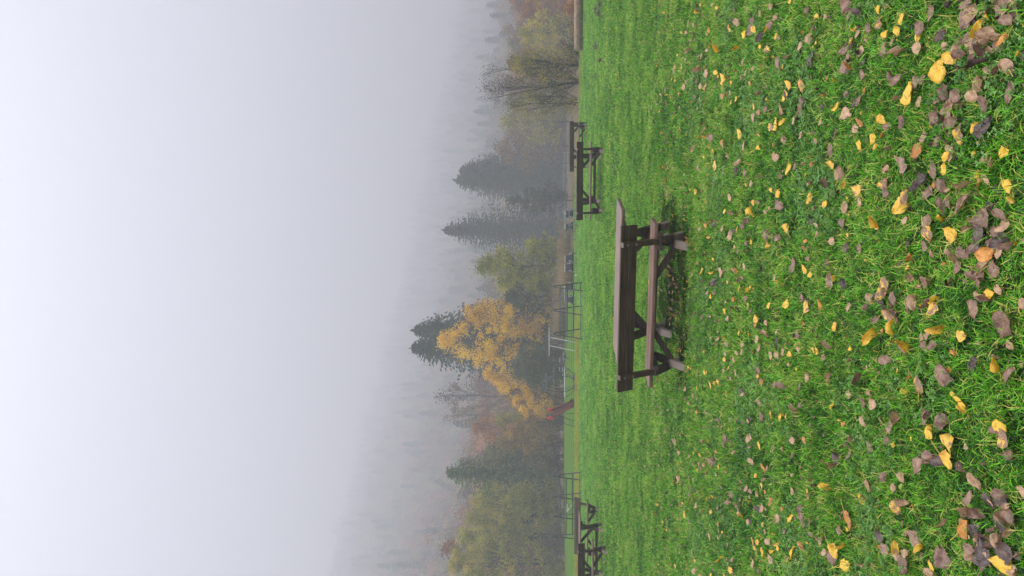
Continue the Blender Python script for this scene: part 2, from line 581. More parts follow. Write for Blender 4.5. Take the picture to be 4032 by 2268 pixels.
def band_points(y0, y1, dens, k=0.47, pad=0.5, xmin=None):
    area = k * (y1 * y1 - y0 * y0) + 2 * pad * (y1 - y0)
    n = int(area * dens)
    # sample y with weight of the local width
    u = rng.uniform(0, 1, n * 3)
    y = y0 + (y1 - y0) * u
    keep = rng.uniform(0, 1, n * 3) < (k * y + pad) / (k * y1 + pad)
    y = y[keep][:n]
    x = rng.uniform(-1, 1, len(y)) * (k * y + pad)
    return x, y


GP, GR, GS, GI = [], [], [], []
def put_band(y0, y1, dens, s0, s1, ids, lowfreq=True):
    x, y = band_points(y0, y1, dens)
    keep = (y < edge_y(x) + 1.5) & ~((x < -1.5) & (np.abs(y - 50.5) < 4.8 + rng.normal(0, 0.9, len(x))) & (rng.uniform(0, 1, len(x)) < 0.8))
    # shade under the nearest bench and table, put in by baring dark soil
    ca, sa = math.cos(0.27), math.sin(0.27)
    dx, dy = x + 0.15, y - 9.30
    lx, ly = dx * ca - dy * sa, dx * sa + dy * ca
    bench_shade = (np.abs(lx - 0.05) < 0.98 + 0.1 * np.sin(ly * 6)) & (ly > -0.14 + 0.08 * np.sin(lx * 5)) & (ly < 2.3 + 0.2 * np.sin(lx * 4 + 1))
    keep &= ~(bench_shade & (rng.uniform(0, 1, len(x)) < 0.86))
    x, y = x[keep], y[keep]
    z = terrain(x, y)
    n = len(x)
    GP.append(np.stack([x, y, z], 1))
    GR.append(np.stack([rng.normal(0, 0.12, n), rng.normal(0, 0.12, n), rng.uniform(0, 6.283, n)], 1))
    s = rng.uniform(s0, s1, n)
    cl = 0.5 + 0.5 * np.sin(x * 5.1 + 2 * np.sin(y * 3.3)) * np.sin(y * 4.3 + 1.7 * np.sin(x * 2.9))
    cl2 = 0.5 + 0.5 * np.sin(x * 1.9 + y * .7) * np.sin(y * 1.5 - x * .4 + 1)
    hs = s * (0.55 + 0.5 * cl + 0.3 * cl2) * rng.uniform(0.55, 1.35, n) if lowfreq else s
    GS.append(np.stack([s, s, hs], 1))
    GI.append(rng.choice(ids, n))


tufts = [blade_tuft('grass_tuft_%02d' % i, 30, 0.060, 0.035, 0.085, 0.0036, M['grass'], 0.9, 0.3) for i in range(5)]
tufts += [blade_tuft('grass_tuft_%02d' % (5 + i), 40, 0.12, 0.04, 0.085, 0.0052, M['grass'], 0.8, 0.35) for i in range(4)]
tufts += [blade_tuft('grass_tuft_%02d' % (9 + i), 44, 0.26, 0.04, 0.085, 0.010, M['grass'], 0.7, 0.4) for i in range(4)]
tufts += [clover('grass_tuft_%02d' % (13 + i), 16) for i in range(2)]
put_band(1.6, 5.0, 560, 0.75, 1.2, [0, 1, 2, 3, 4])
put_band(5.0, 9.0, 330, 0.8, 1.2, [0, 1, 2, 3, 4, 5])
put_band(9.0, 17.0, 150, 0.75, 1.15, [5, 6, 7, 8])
put_band(17.0, 30.0, 55, 0.75, 1.15, [5, 6, 9, 10, 11, 12])
put_band(30.0, 58.0, 24, 0.8, 1.2, [9, 10, 11, 12])
put_band(58.0, 76.0, 8, 0.7, 1.0, [9, 10, 11, 12])
x, y = band_points(1.8, 9.0, 130)
cl = np.sin(x * 2.3 + 1.1 * np.sin(y * 2.1)) * np.sin(y * 2.7 + 0.6) + 0.5 * np.sin(x * 5.3 + y * 1.1)
k_ = cl > 0.35
x, y = x[k_], y[k_]
n = len(x)
GP.append(np.stack([x, y, terrain(x, y)], 1)); GR.append(np.stack([0 * x, 0 * x, rng.uniform(0, 6.28, n)], 1))
s = rng.uniform(0.8, 1.3, n); GS.append(np.stack([s, s, s], 1)); GI.append(rng.choice([13, 14], n))
gn_scatter('grass', np.concatenate(GP), np.concatenate(GR), np.concatenate(GS), np.concatenate(GI), tufts,
           'vivid green grass and clover of the lawn', 'grass')

# yellowing unmown strip along the lawn edge on the left, and tufts along the bank on the right
yt = [blade_tuft('yellow_tuft_%02d' % i, 40, 0.22, 0.12, 0.30, 0.014, M['yellow_grass'], 0.6, 0.6) for i in range(3)]
n = 6500
y = rng.uniform(45.5, 56, n); x = rng.uniform(-27, -1.5, n)
keep = (np.abs(y - 50.5) < 4.6 * rng.uniform(0.3, 1.0, n)) & (rng.uniform(0, 1, n) < 0.45 + 0.5 * np.sin(x * 1.7 + y * 2.0) * np.sin(y * 1.1 + x * 0.3))
x1, y1 = x[keep], y[keep]
n2 = 700
x2 = rng.uniform(3, 20, n2); y2 = edge_y(x2) + rng.uniform(-1.0, 2.5, n2)
x = np.concatenate([x1, x2]); y = np.concatenate([y1, y2]); n = len(x)
s = rng.uniform(0.5, 1.0, n)
gn_scatter('yellow_grass', np.stack([x, y, terrain(x, y)], 1), np.stack([0 * x, 0 * x, rng.uniform(0, 6.28, n)], 1),
           np.stack([s, s, s], 1), rng.integers(0, 3, n), yt, 'yellowing unmown grass along the far lawn edge', 'grass')


# ------------------------------------------------------------------ garden benches and tables
def make_bench(loc, rz, L, label, lean=0.20):
    """x along the seat, +y the side the sitter's knees are on"""
    r = empty('garden_bench', loc, rz, label, 'bench', 'wooden benches with backrests on the lawn')
    h = L / 2
    b = MB()
    for yy in (-0.105, 0.115):
        b.beam((-h, yy, 0.40), (h, yy, 0.40), 0.208, 0.046, ch=0.007)
    b.build('seat', M['seat_wood'], r)
    # posts lean back from under the seat to the top of the backrest
    p0 = Vector((0, -0.14, 0.28)); p1 = Vector((0, -0.14 - lean - 0.06, 0.825))
    d = (p1 - p0).normalized(); nrm = Vector((0, d.z, -d.y))   # towards the sitter
    b = MB()
    for k in (0, 1):
        c = p1 - d * (0.062 + 0.116 * k) + nrm * 0.055
        b.beam((-h, c.y, c.z), (h, c.y, c.z), 0.034, 0.110, up=d, ch=0.006)
    b.build('backrest', M['bench_wood'], r)
    for s in (-1, 1):
        x = s * (h - 0.22)
        post = MB().beam((x, p0.y, p0.z), (x, p1.y, p1.z), 0.066, 0.07, up=nrm).build('back_post', M['bench_wood'], r)
        # two bolt heads on the back of every post
        for kk in (0, 1):
            c = p1 - d * (0.062 + 0.116 * kk) - nrm * 0.034
            MB().tube([(x, c.y, c.z), (x, c.y - nrm.y * 0.012, c.z - nrm.z * 0.012)], 0.014, 8).build('bolt', M['steel'], post)
        MB().beam((x - s * 0.066, -0.24, 0.342), (x - s * 0.066, 0.24, 0.342), 0.06, 0.068).build('seat_support', M['leg_wood'], r)
        MB().beam((x, -0.20, 0.37), (x, 0.24, -0.05), 0.06, 0.10, up=(1, 0, 0)).build('leg', M['leg_wood'], r)
        MB().beam((x - s * 0.068, 0.22, 0.31), (x - s * 0.068, -0.25, -0.05), 0.06, 0.10, up=(1, 0, 0)).build('leg', M['leg_wood'], r)
        MB().beam((x - s * 0.10, 0.0, 0.12), (x - s * 0.50, 0.0, 0.375), 0.05, 0.075).build('brace', M['bench_wood'], r)
    return r


def make_table(loc, rz, L, label, W=0.80):
    r = empty('picnic_table', loc, rz, label, 'table', 'wooden picnic tables on the lawn')
    h = L / 2
    b = MB()
    n = 5
    pw = W / n
    for i in range(n):
        yy = -W / 2 + pw * (i + 0.5)
        e = random.uniform(-0.012, 0.012)
        b.beam((-h + e, yy, 0.717), (h + e, yy, 0.717), pw - 0.013, 0.048, ch=0.007)
    b.build('tabletop', M['top_wood'], r)
    for s in (-1, 1):
        x = s * (h - 0.36)
        MB().beam((x, -0.33, 0.672), (x, 0.33, -0.05), 0.07, 0.10, up=(1, 0, 0)).build('leg', M['leg_wood'], r)
        MB().beam((x - s * 0.072, 0.33, 0.672), (x - s * 0.072, -0.33, -0.05), 0.07, 0.10, up=(1, 0, 0)).build('leg', M['leg_wood'], r)
        MB().beam((x + s * 0.0, -0.37, 0.655), (x, 0.37, 0.655), 0.09, 0.075).build('crossbar', M['bench_wood'], r)
        MB().beam((x - s * 0.09, 0.0, 0.33), (x - s * 0.50, 0.0, 0.69), 0.05, 0.085).build('brace', M['bench_wood'], r)
    MB().beam((-h + 0.36, 0.19, 0.19), (h - 0.36, 0.19, 0.19), 0.05, 0.08).build('stretcher', M['bench_wood'], r)
    return r


def on_ground(x, y):
    return (x, y, tz(x, y))


A = math.radians
near_bench = make_bench(on_ground(-0.20, 9.45), A(-15.5), 2.13, 'large dark bench nearest the camera, seen from behind, in the middle of the lawn')
near_table = make_table(on_ground(0.09, 10.45), A(-18), 2.22, 'grey planked table right behind the nearest large bench')
make_bench(on_ground(lat(714, 22.8), 22.8), A(-11), 2.36, 'dark bench seen from behind in the middle distance, directly beyond the nearest table')
make_table(on_ground(lat(706, 24.1), 24.1), A(-13), 2.25, 'table hidden behind the middle distance bench on the lawn')
make_bench(on_ground(lat(580, 34.6), 34.6), A(-9), 2.30, 'farthest dark bench, seen from behind, beside the wet bare trees', 0.17)
make_table(on_ground(lat(556, 35.9), 35.9), A(-14), 2.35, 'farthest table with a pale wet top beside the bare tree')
make_bench(on_ground(lat(2276, 21.4), 21.4), A(3), 2.2, 'dark bench seen from behind, cut by the frame, before the steel climber')
make_table(on_ground(lat(2160, 23.2), 23.2), A(3), 2.2, 'table with crossed legs standing between two facing benches')
make_bench(on_ground(lat(2085, 25.6), 25.6), A(180 - 9), 2.12, 'bench facing the camera with a pale wet seat, behind the crossed leg table')

# ------------------------------------------------------------------ felled log
def make_log():
    x0, y0, _, _ = ground_at(2297, 196)
    r = empty('felled_log', (x0, y0, tz(x0, y0)), 0, 'stripped pale tree log lying along the lawn edge by the bare tree', 'log')
    d = Vector((0.985, -0.17, 0)).normalized()
    n_ = 26; sides = 18
    vs = []; fs = []
    up = Vector((0, 0, 1)); rt = d.cross(up)
    for i in range(n_):
        t = i / (n_ - 1)
        R = 0.245 - 0.05 * t + (0.05 * max(0, 1 - t / 0.06))
        c = d * (t * 6.5) + up * (0.235 + 0.02 * math.sin(t * 5))
        for k in range(sides):
            a = 2 * PI * k / sides
            rr = R * (1 + 0.05 * math.sin(3 * a + 4 * t) + 0.035 * math.sin(7 * a + 9 * t) + 0.02 * random.uniform(-1, 1))
            vs.append(c + rt * math.cos(a) * rr + up * math.sin(a) * rr)
    for i in range(n_ - 1):
        for k in range(sides):
            l = (k + 1) % sides
            fs.append((i * sides + k, i * sides + l, (i + 1) * sides + l, (i + 1) * sides + k))
    m = MB().add(vs, fs)
    m.build('trunk', M['log_wood'], r, smooth=True)
    e = MB()
    c = d * -0.012 + up * 0.235
    ring = [c + (Vector(vs[k]) - (up * 0.235)) * 0.995 for k in range(sides)]
    e.add([c - d * 0.03] + ring, [(0, k + 1, (k + 1) % sides + 1) for k in range(sides)])
    e.build('cut_end', M['log_end'], r)
    for t, a in ((1.6, 1.9), (3.9, 1.3)):
        p = d * t + up * 0.235 + (rt * math.cos(a) + up * math.sin(a)) * 0.20
        MB().tube([p, p + (rt * math.cos(a) + up * math.sin(a)) * 0.10], [0.05, 0.035], 8).build('knot', M['log_wood'], r)
make_log()


# ------------------------------------------------------------------ playground
def climber(loc, ax, vd, nfr, spacing, H, spread, label):
    """row of inverted-V hoops joined by rungs on both slopes"""
    r = empty('hoop_climber', loc, 0, label, 'climbing frame')
    ax = Vector(ax).normalized(); vd = Vector(vd).normalized(); up = Vector((0, 0, 1))
    def P(i, s, z):
        w = spread / 2 * (1 - z / H) + 0.07 * (z / H)
        return ax * (i - (nfr - 1) / 2) * spacing + vd * s * w + up * z
    for i in range(nfr):
        pts = [P(i, -1, -0.15)] + [P(i, -1, z) for z in (0.0, H * .5, H * .92)]
        c = P(i, 0, H)
        for a in (0.25, 0.5, 0.75):
            pts.append(c + vd * (-0.09 * math.cos(a * PI)) + up * (-0.085 + 0.085 * math.sin(a * PI)))
        pts += [P(i, 1, z) for z in (H * .92, H * .5, 0.0)] + [P(i, 1, -0.15)]
        MB().tube(pts, 0.032, 8).build('hoop', M['steel_dark'], r, smooth=True)
    for s in (-1, 1):
        for k, z in enumerate((0.10, 0.48, 0.84, 1.2)):
            z = z * H / 1.6 + (0.05 if s > 0 else 0)
            MB().tube([P(0, s, z) - ax * 0.0, P(nfr - 1, s, z)], 0.025, 8).build('rung', M['steel'] if (k + (s > 0)) % 2 else M['steel_dark'], r, smooth=True)
    return r


cx, cy = lat(1222, 40.5), 40.5
climber(on_ground(cx, cy), (-0.95, 0.22, 0), (-0.33, -0.94, 0), 3, 1.33, 1.60, 1.45, 'steel climbing frame of three hoops with rungs, before the golden trees')
cx, cy = lat(1992, 42.0), 42.0
climber(on_ground(cx, cy), (-0.97, 0.22, 0), (0.5, -0.86, 0), 4, 1.25, 1.66, 1.6, 'steel climbing frame of four hoops with rungs, behind the two facing benches')


def bar_frame():
    D = 52.5
    x0 = lat(1345, D)
    r = empty('turning_bar_frame', on_ground(x0, D), 0, 'steel ladder frame carrying one overhanging pale top bar, beside the globe', 'climbing frame')
    H = 1.95
    MB().tube([(-1.02, 0, H), (1.05, 0, H)], 0.034, 10).build('top_bar', M['steel_pale'], r, smooth=True)
    xs = (-0.29, 0.31)
    for x in xs:
        MB().tube([(x, 0, H - .02), (x + 0.36, 0.55, 0), (x + .38, .58, -0.1)], 0.026, 8).build('leg', M['steel_dark'], r, smooth=True)
        MB().tube([(x, 0, H - .04), (x - 0.34, -0.55, 0), (x - .36, -.58, -.1)], 0.026, 8).build('leg', M['steel_pale'], r, smooth=True)
    for k in range(6):
        z = 0.28 + k * 0.27
        t = 1 - z / H
        MB().tube([(xs[0] - .34 * t, -.55 * t, z), (xs[1] - .34 * t, -.55 * t, z)], 0.018, 6).build('rung', M['steel'], r, smooth=True)
        if k < 3:
            MB().tube([(xs[0] + .36 * t, .55 * t, z + .1), (xs[1] + .36 * t, .55 * t, z + .1)], 0.018, 6).build('rung', M['steel_dark'], r, smooth=True)
bar_frame()


def globe():
    D = 55.5
    r = empty('climbing_globe', on_ground(lat(1505, D), D), 0, 'round steel globe climber of hoops and rings beside the red slide', 'climbing globe')
    R = 1.19; c = Vector((0, 0, R + 0.02))
    for k in range(3):
        a = k * PI / 3 + 0.02
        pts = [c + Vector((math.cos(a) * math.cos(t), math.sin(a) * math.cos(t), math.sin(t))) * R for t in np.linspace(0, 2 * PI, 40, endpoint=False)]
        MB().tube(pts, 0.034, 8, closed=True).build('hoop', M['steel_dark'], r, smooth=True)
    for z, m in ((0.83, 'steel'), (0.34, 'steel'), (-0.32, 'steel_pale'), (-0.86, 'steel_dark')):
        rr = R * math.sqrt(1 - z * z) + 0.03
        pts = [c + Vector((math.cos(t) * rr, math.sin(t) * rr, z * R)) for t in np.linspace(0, 2 * PI, 32, endpoint=False)]
        MB().tube(pts, 0.030, 8, closed=True).build('ring', M[m], r, smooth=True)
    for k in range(6):
        a = k * PI / 3 + 0.02; rr = R * 0.5
        MB().tube([(math.cos(a) * rr, math.sin(a) * rr, 0.17), (math.cos(a) * rr, math.sin(a) * rr, -0.15)], 0.025, 8).build('foot', M['steel_dark'], r, smooth=True)
globe()


def slide():
    D = 57.0
    x0 = lat(1630, D)
    r = empty('playground_slide', on_ground(x0, D), 0, 'red plastic playground slide with steel ladder left of the globe climber', 'slide')
    # chute: runs to the right and towards the camera
    d = Vector((0.47, -0.88, 0)).normalized(); sd = Vector((0.88, 0.47, 0)).normalized(); up = Vector((0, 0, 1))
    path = [(0.0, 1.66), (0.25, 1.62), (0.6, 1.38), (1.0, 1.02), (1.35, 0.80), (1.7, 0.62), (2.05, 0.36), (2.35, 0.20), (2.7, 0.16)]
    prof = [(-0.31, 0.21), (-0.27, 0.22), (-0.25, 0.05), (-0.18, 0.0), (0.18, 0.0), (0.25, 0.05), (0.27, 0.22), (0.31, 0.21)]
    vs = []; fs = []
    for (t, z) in path:
        for (w, h) in prof:
            vs.append(d * t + sd * w + up * (z + h))
        for (w, h) in reversed(prof):
            vs.append(d * t + sd * w * 1.02 + up * (z + h - 0.035))
    m = len(prof) * 2
    for i in range(len(path) - 1):
        for k in range(m):
            l = (k + 1) % m
            fs.append((i * m + k, (i + 1) * m + k, (i + 1) * m + l, i * m + l))
    fs.append(tuple(range(m))); fs.append(tuple(range((len(path) - 1) * m + m - 1, (len(path) - 1) * m - 1, -1)))
    MB().add(vs, fs).build('chute', M['red_inside'], r, smooth=False)
    for s in (-1, 1):
        MB().tube([d * t + sd * s * 0.29 + up * (z + 0.215) for t, z in path], 0.03, 8).build('chute_rim', M['red_rim'], r, smooth=True)
        # rounded side panel at the top
        pts = [(-0.30, 1.66), (0.34, 1.62), (0.36, 1.85), (0.24, 2.06), (0.02, 2.17), (-0.2, 2.10), (-0.32, 1.9)]
        n = len(pts)
        off = sd * s * 0.31
        vs = [d * a + off + up * z for a, z in pts] + [d * a + off + sd * s * 0.05 + up * z for a, z in pts]
        f = [tuple(range(n)), tuple(range(2 * n - 1, n - 1, -1))] + [(k, k + n, (k + 1) % n + n, (k + 1) % n) for k in range(n)]
        MB().add(vs, f).build('side_panel', M['red'], r)
    MB().beam(d * -0.30 - sd * 0.33 + up * 1.64, d * -0.30 + sd * 0.33 + up * 1.64, 0.34, 0.05).build('platform', M['red'], r)
    # ladder behind
    b0 = d * -0.32; b1 = Vector((-0.72, 0.28, 0))
    for s in (-1, 1):
        MB().tube([b0 + sd * s * 0.2 + up * 1.95, b0 + sd * s * 0.24 + up * 1.6, b0 + b1 * 0.55 + sd * s * .24 + up * .9, b0 + b1 + sd * s * 0.24 + up * -0.1], 0.022, 8).build('ladder_rail', M['steel_dark'], r, smooth=True)
        MB().tube([d * 1.0 + sd * s * 0.24 + up * 1.0, d * 0.95 + sd * s * 0.26 + up * -0.1], 0.022, 8).build('support_leg', M['steel_dark'], r, smooth=True)
    for k in range(6):
        z = 0.2 + k * 0.25; t = 1 - (z + 0.1) / 1.7
        p = b0 + b1 * t
        MB().tube([p - sd * 0.24 + up * z, p + sd * 0.24 + up * z], 0.018, 6).build('rung', M['steel_dark'], r, smooth=True)
slide()


def arch():
    D = 50.0
    x0 = lat(858, D)
    r = empty('arched_climber', on_ground(x0, D), A(-14), 'low arched tunnel climber of pale steel tube behind the middle distance bench', 'climbing arch')
    R = 0.72; H = 0.88; L = 2.0
    for x in (-L / 2, 0, L / 2):
        pts = [(x + 0.42 * math.cos(t), R * math.cos(t) * .9, H * math.sin(t) if 0 < t < PI else -0.1) for t in np.linspace(0, PI, 17)]
        MB().tube(pts, 0.024, 8).build('arc', M['steel'], r, smooth=True)
    for t in np.linspace(0.28, PI - 0.28, 7):
        MB().tube([(-L / 2 + .42 * math.cos(t), R * math.cos(t) * .9, H * math.sin(t)), (L / 2 + .42 * math.cos(t), R * math.cos(t) * .9, H * math.sin(t))], 0.017, 6).build('rung', M['steel'], r, smooth=True)
arch()


def chair_proto():
    r = empty('deck_chair', (0, 0, 0), 0, 'x', 'deck chair', 'black deck chairs around the playground')
    # sling: seat front edge to the headrest, x across, -y the front
    prof = [(-0.46, 0.36), (-0.25, 0.29), (0.0, 0.25), (0.12, 0.30), (0.24, 0.48), (0.36, 0.70), (0.42, 0.80)]
    vs = []; fs = []
    for (yy, z) in prof:
        vs += [(-0.235, yy, z), (0.235, yy, z), (0.235, yy, z - 0.012), (-0.235, yy, z - 0.012)]
    for i in range(len(prof) - 1):
        for k in range(4):
            l = (k + 1) % 4
            fs.append((i * 4 + k, i * 4 + l, i * 4 + 4 + l, i * 4 + 4 + k))
    fs += [(0, 3, 2, 1), tuple((len(prof) - 1) * 4 + k for k in range(4))]
    MB().add(vs, fs).build('sling', M['fabric'], r)
    MB().tube([(-0.26, .425, .81), (.26, .425, .81)], 0.022, 8).build('headrest_bar', M['chair_frame'], r, smooth=True)
    for s in (-1, 1):
        x = s * 0.255
        MB().tube([(x, .425, .81), (x, 0.1, .29), (x, -0.5, .37)], 0.015, 6).build('side_rail', M['steel_dark'], r, smooth=True)
        MB().tube([(x, .22, .52), (x, -0.42, .53)], 0.017, 6).build('armrest', M['chair_frame'], r, smooth=True)
        MB().tube([(x, -.38, .53), (x, .36, -0.03)], 0.014, 6).build('leg', M['chair_frame'], r, smooth=True)
        MB().tube([(x, .10, .53), (x, -.44, -0.03)], 0.014, 6).build('leg', M['steel_dark'], r, smooth=True)
    return r


def copy_tree(o, parent=None):
    c = o.copy(); COL.objects.link(c)
    if parent is not None: c.parent = parent
    for ch in list(o.children):
        copy_tree(ch, c)
    return c


chairs = [
    (1016, 51.0, 8, 'black deck chair, right one of the empty pair near the yellow-green tree'),
    (1053, 51.4, 4, 'black deck chair, left one of the empty pair near the yellow-green tree'),
    (1131, 52.5, 14, 'black deck chair seen through the right half of the three hoop climber'),
    (1179, 52.8, -12, 'black deck chair with white headrest seen through the three hoop climber middle'),
    (1407, 66.0, 35, 'distant black deck chair between the overhanging bar and globe climber'),
    (1460, 66.5, -25, 'distant tilted black deck chair framed inside the globe climber'),
    (1992, 60.0, -75, 'black deck chair in side view behind the four hoop climber'),
    (892, 52.6, 6, 'black deck chair behind the left end of the arched tunnel climber'),
    (842, 52.9, 2, 'black deck chair behind the right half of the arched tunnel climber'),
]
proto = chair_proto()
for i, (yp, D, rz, lb) in enumerate(chairs):
    o = proto if i == 0 else copy_tree(proto)
    x = lat(yp, D)
    o.location = on_ground(x, D); o.rotation_euler = (0, 0, A(rz)); o['label'] = lb

# balance beam right of the pair of deck chairs, and a small white marker
D = 53.0
bb = empty('balance_beam', on_ground(lat(955, D), D), A(2), 'long low wooden balance beam between deck chairs and arched climber', 'balance beam')
MB().beam((-1.0, 0, 0.30), (1.0, 0, 0.30), 0.14, 0.13).build('beam', M['beam_wood'], bb)
for s in (-0.8, 0.8):
    MB().beam((s, 0, -0.1), (s, 0, 0.235), 0.12, 0.12).build('post', M['beam_wood'], bb)
x, y, z, _ = ground_at(2272, 1084)
mk = MB()
mk.beam((0, 0, -0.03), (0, 0, 0.11), 0.10, 0.08)
mk.beam((0, 0, 0.112), (0, 0, 0.135), 0.115, 0.095)
tag(mk.build('marker_block', M['white'], loc=(x, y, z)), 'small white marker block on the grass left of the paired deck chairs', 'marker')


# rail fence far away in the mist on the right
def fence():
    D = 100.0
    xa, xb = lat(880, D), lat(600, D)
    r = empty('rail_fence', (0, 0, 0), 0, 'pale two rail fence in the mist at the foot of the spruces', 'fence')
    nps = 7
    P = []
    for i in range(nps):
        x = xa + (xb - xa) * i / (nps - 1)
        y = D + 1.5 * math.sin(i * 0.5)
        z = tz(x, y)
        P.append((x, y, z))
        MB().beam((x, y, z - 0.2), (x, y, z + 1.15), 0.11, 0.11).build('post', M['fence_wood'], r)
    for h in (0.55, 1.02):
        MB().tube([(x, y - 0.075, z + h) for x, y, z in P], 0.045, 6).build('rail', M['fence_wood'], r)
fence()


# ------------------------------------------------------------------ trees
def leaf_quads(cent, size, aspect=0.6, flat=0.0, dirs=None):
    n = len(cent)
    a = rng.normal(size=(n, 3)) if dirs is None else dirs + rng.normal(size=(n, 3)) * 0.35
    a /= np.linalg.norm(a, axis=1, keepdims=True)
    b = rng.normal(size=(n, 3))
    if flat: b[:, 2] *= (1 - flat)
    b -= a * (a * b).sum(1, keepdims=True)
    b /= np.linalg.norm(b, axis=1, keepdims=True)
    s = (np.asarray(size) * rng.uniform(0.6, 1.3, n))[:, None]
    v = np.stack([cent - a * s * 0.5, cent + b * s * aspect * 0.5, cent + a * s * 0.5, cent - b * s * aspect * 0.5], 1)
    return v.reshape(-1, 3), np.arange(4 * n).reshape(n, 4)


def broadleaf(name, x, y, H, W, label, leafmat, barkmat='bark', base=0.25, nclump=70, nleaf=6500, leaf=0.24, stems=1,
              clump_r=0.13, shape=1.0, tilt=0.0, twigs=3, group=None, top=0.35, trunk_r=None, cat='tree', link=True):
    z0 = tz(x, y) if link else 0.0
    r = empty(name, (x, y, z0), 0, label, cat, group) if link else None
    tb = MB()
    R = trunk_r or H * 0.014
    sp = []
    for s in range(stems):
        a = rng.uniform(0, 2 * PI); off = 0.0 if stems == 1 else rng.uniform(0.15, 0.30) * W
        hx, hy = math.cos(a) * off, math.sin(a) * off * 0.6
        hs = H * (0.97 if s == 0 else rng.uniform(0.65, 0.9))
        pts = []
        for k in range(8):
            t = k / 7
            wob = 0.012 * H
            pts.append(Vector((hx * t + tilt * H * t * t + rng.normal(0, wob) * t, hy * t + rng.normal(0, wob) * t, -0.3 + (hs + 0.3) * t)))
        rad = [max(0.012, R * (1 - 0.93 * k / 7) * (1 if s == 0 else .75)) for k in range(8)]
        tb.tube(pts, rad, 7)
        sp.append(pts)
    # clump centres in an uneven envelope
    C = []; RR = []
    for i in range(nclump):
        t = rng.uniform(0, 1) ** 0.85
        z = H * (base + (1 - base) * t)
        prof = (math.sin(PI * min(1, (t * (1 - top) + top * 0.55)) ** shape)) if True else 1
        prof = max(0.06, prof * (1.0 if t < 0.75 else (1 - (t - 0.75) / 0.25 * 0.75)))
        a = rng.uniform(0, 2 * PI)
        rr = W / 2 * prof * math.sqrt(rng.uniform(0.12, 1.0)) * rng.uniform(0.8, 1.12)
        st = sp[i % stems]
        ax = st[min(7, int(z / H * 7))]
        c = Vector((ax.x * 0.7 + rr * math.cos(a), ax.y * 0.7 + rr * math.sin(a), z))
        C.append(c); RR.append(rng.uniform(0.6, 1.25))
        # limb to the clump
        zb = max(0.12 * H, z - (0.35 * rr + rng.uniform(0.04, 0.14) * H))
        k = min(6.99, zb / H * 7); k0 = int(k); f = k - k0
        p0 = st[k0].lerp(st[k0 + 1], f)
        mid = p0.lerp(c, 0.55) + Vector((0, 0, -0.05 * (c - p0).length))
        rb = max(0.012, R * 0.32 * (1 - 0.7 * z / H))
        tb.tube([p0, mid, c], [rb, rb * 0.65, rb * 0.25], 5, cap=False)
        for w in range(twigs):
            dv = Vector(rng.normal(size=3)); dv.z = abs(dv.z) * 0.8
            dv.normalize()
            b0 = mid.lerp(c, rng.uniform(0.2, 1))
            e = b0 + dv * rng.uniform(0.6, 1.5) * clump_r * W
            tb.tube([b0, b0.lerp(e, 0.5) + Vector(rng.normal(size=3)) * 0.03 * W * 0.3, e], [rb * 0.35, rb * 0.25, rb * 0.12], 4, cap=False)
    trunk = tb.build('trunk', M[barkmat], r)
    per = rng.multinomial(nleaf, np.array(RR) / sum(RR))
    cent = []
    for c, k, q in zip(C, per, RR):
        g = rng.normal(size=(k, 3)) * np.array([1, 1, 0.75]) * clump_r * W * q * 0.6
        cent.append(np.array(c)[None] + g)
    cent = np.concatenate(cent)
    cent[:, 2] = np.maximum(cent[:, 2], 0.1)
    v, qd = leaf_quads(cent, leaf)
    crown = np_mesh('crown', v, qd, M[leafmat], r)
    return r, trunk, crown


def spruce_mesh(H, Rm, whorl=0.45, nb=11, leaf=0.5, droop=0.30, bottom=0.06, dens=6, pw=0.62, tops=((0, 0, 1.0),)):
    cents = []; dirs = []; sizes = []
    tube = MB()
    for (ox, oy, hf) in tops:
        Ht = H * hf
        tube.tube([(ox * 0.2, oy * .2, -0.3), (ox * 0.7, oy * .7, Ht * 0.5), (ox, oy, Ht * 0.99)], [H * 0.013, H * 0.008, 0.02], 7)
        z = Ht * bottom
        while z < Ht * 0.995:
            t = z / Ht
            Rr = Rm * (1 - t) ** pw * (1.0 if hf == 1.0 else 0.85)
            if t < 0.12: Rr *= 0.8 + t * 1.6
            n = max(4, int(nb * (0.55 + 0.6 * (1 - t))))
            a0 = rng.uniform(0, 6.28)
            for k in range(n):
                a = a0 + 2 * PI * k / n + rng.normal(0, 0.16)
                L = Rr * rng.uniform(0.62, 1.14) + 0.12
                m = max(3, int(dens * (0.5 + L / Rm)))
                for j in range(m):
                    s = (j + rng.uniform(0.2, 1)) / m
                    rr = L * s
                    zz = z - droop * L * s + 0.22 * L * s * s * s + rng.normal(0, 0.08)
                    p = np.array([ox + rr * math.cos(a), oy + rr * math.sin(a), zz])
                    od = np.array([math.cos(a), math.sin(a), -0.35])
                    sd = np.array([-math.sin(a), math.cos(a), -0.25])
                    wloc = leaf * (1.1 - 0.5 * s)
                    for q in (-1, 0, 1):
                        cents.append(p + sd * q * wloc * 0.45)
                        dirs.append(od * 0.8 + sd * q * 0.7 + np.array([0, 0, -0.3 if q else 0.1]))
                        sizes.append(wloc * (1.15 if q == 0 else 0.9))
            z += whorl * (0.75 + 0.6 * (1 - t)) * rng.uniform(0.8, 1.2)
        cents.append(np.array([ox, oy, Ht])); dirs.append(np.array([0, 0, 1.0])); sizes.append(leaf * 1.4)
    v, qd = leaf_quads(np.array(cents), np.array(sizes), 0.42, 0.0, np.array(dirs))
    return tube, v, qd


def spruce(x, y, H, R, label, mat='spruce', group=None, **kw):
    r = empty('spruce_tree', (x, y, tz(x, y)), 0, label, 'tree', group)
    tube, v, qd = spruce_mesh(H, R, **kw)
    tube.build('trunk', M['bark_dark'], r)
    np_mesh('crown', v, qd, M[mat], r)
    return r


def hgt(D, x, vtip):
    return CAMH + (HOR - vtip) / F * D - tz(x, D)


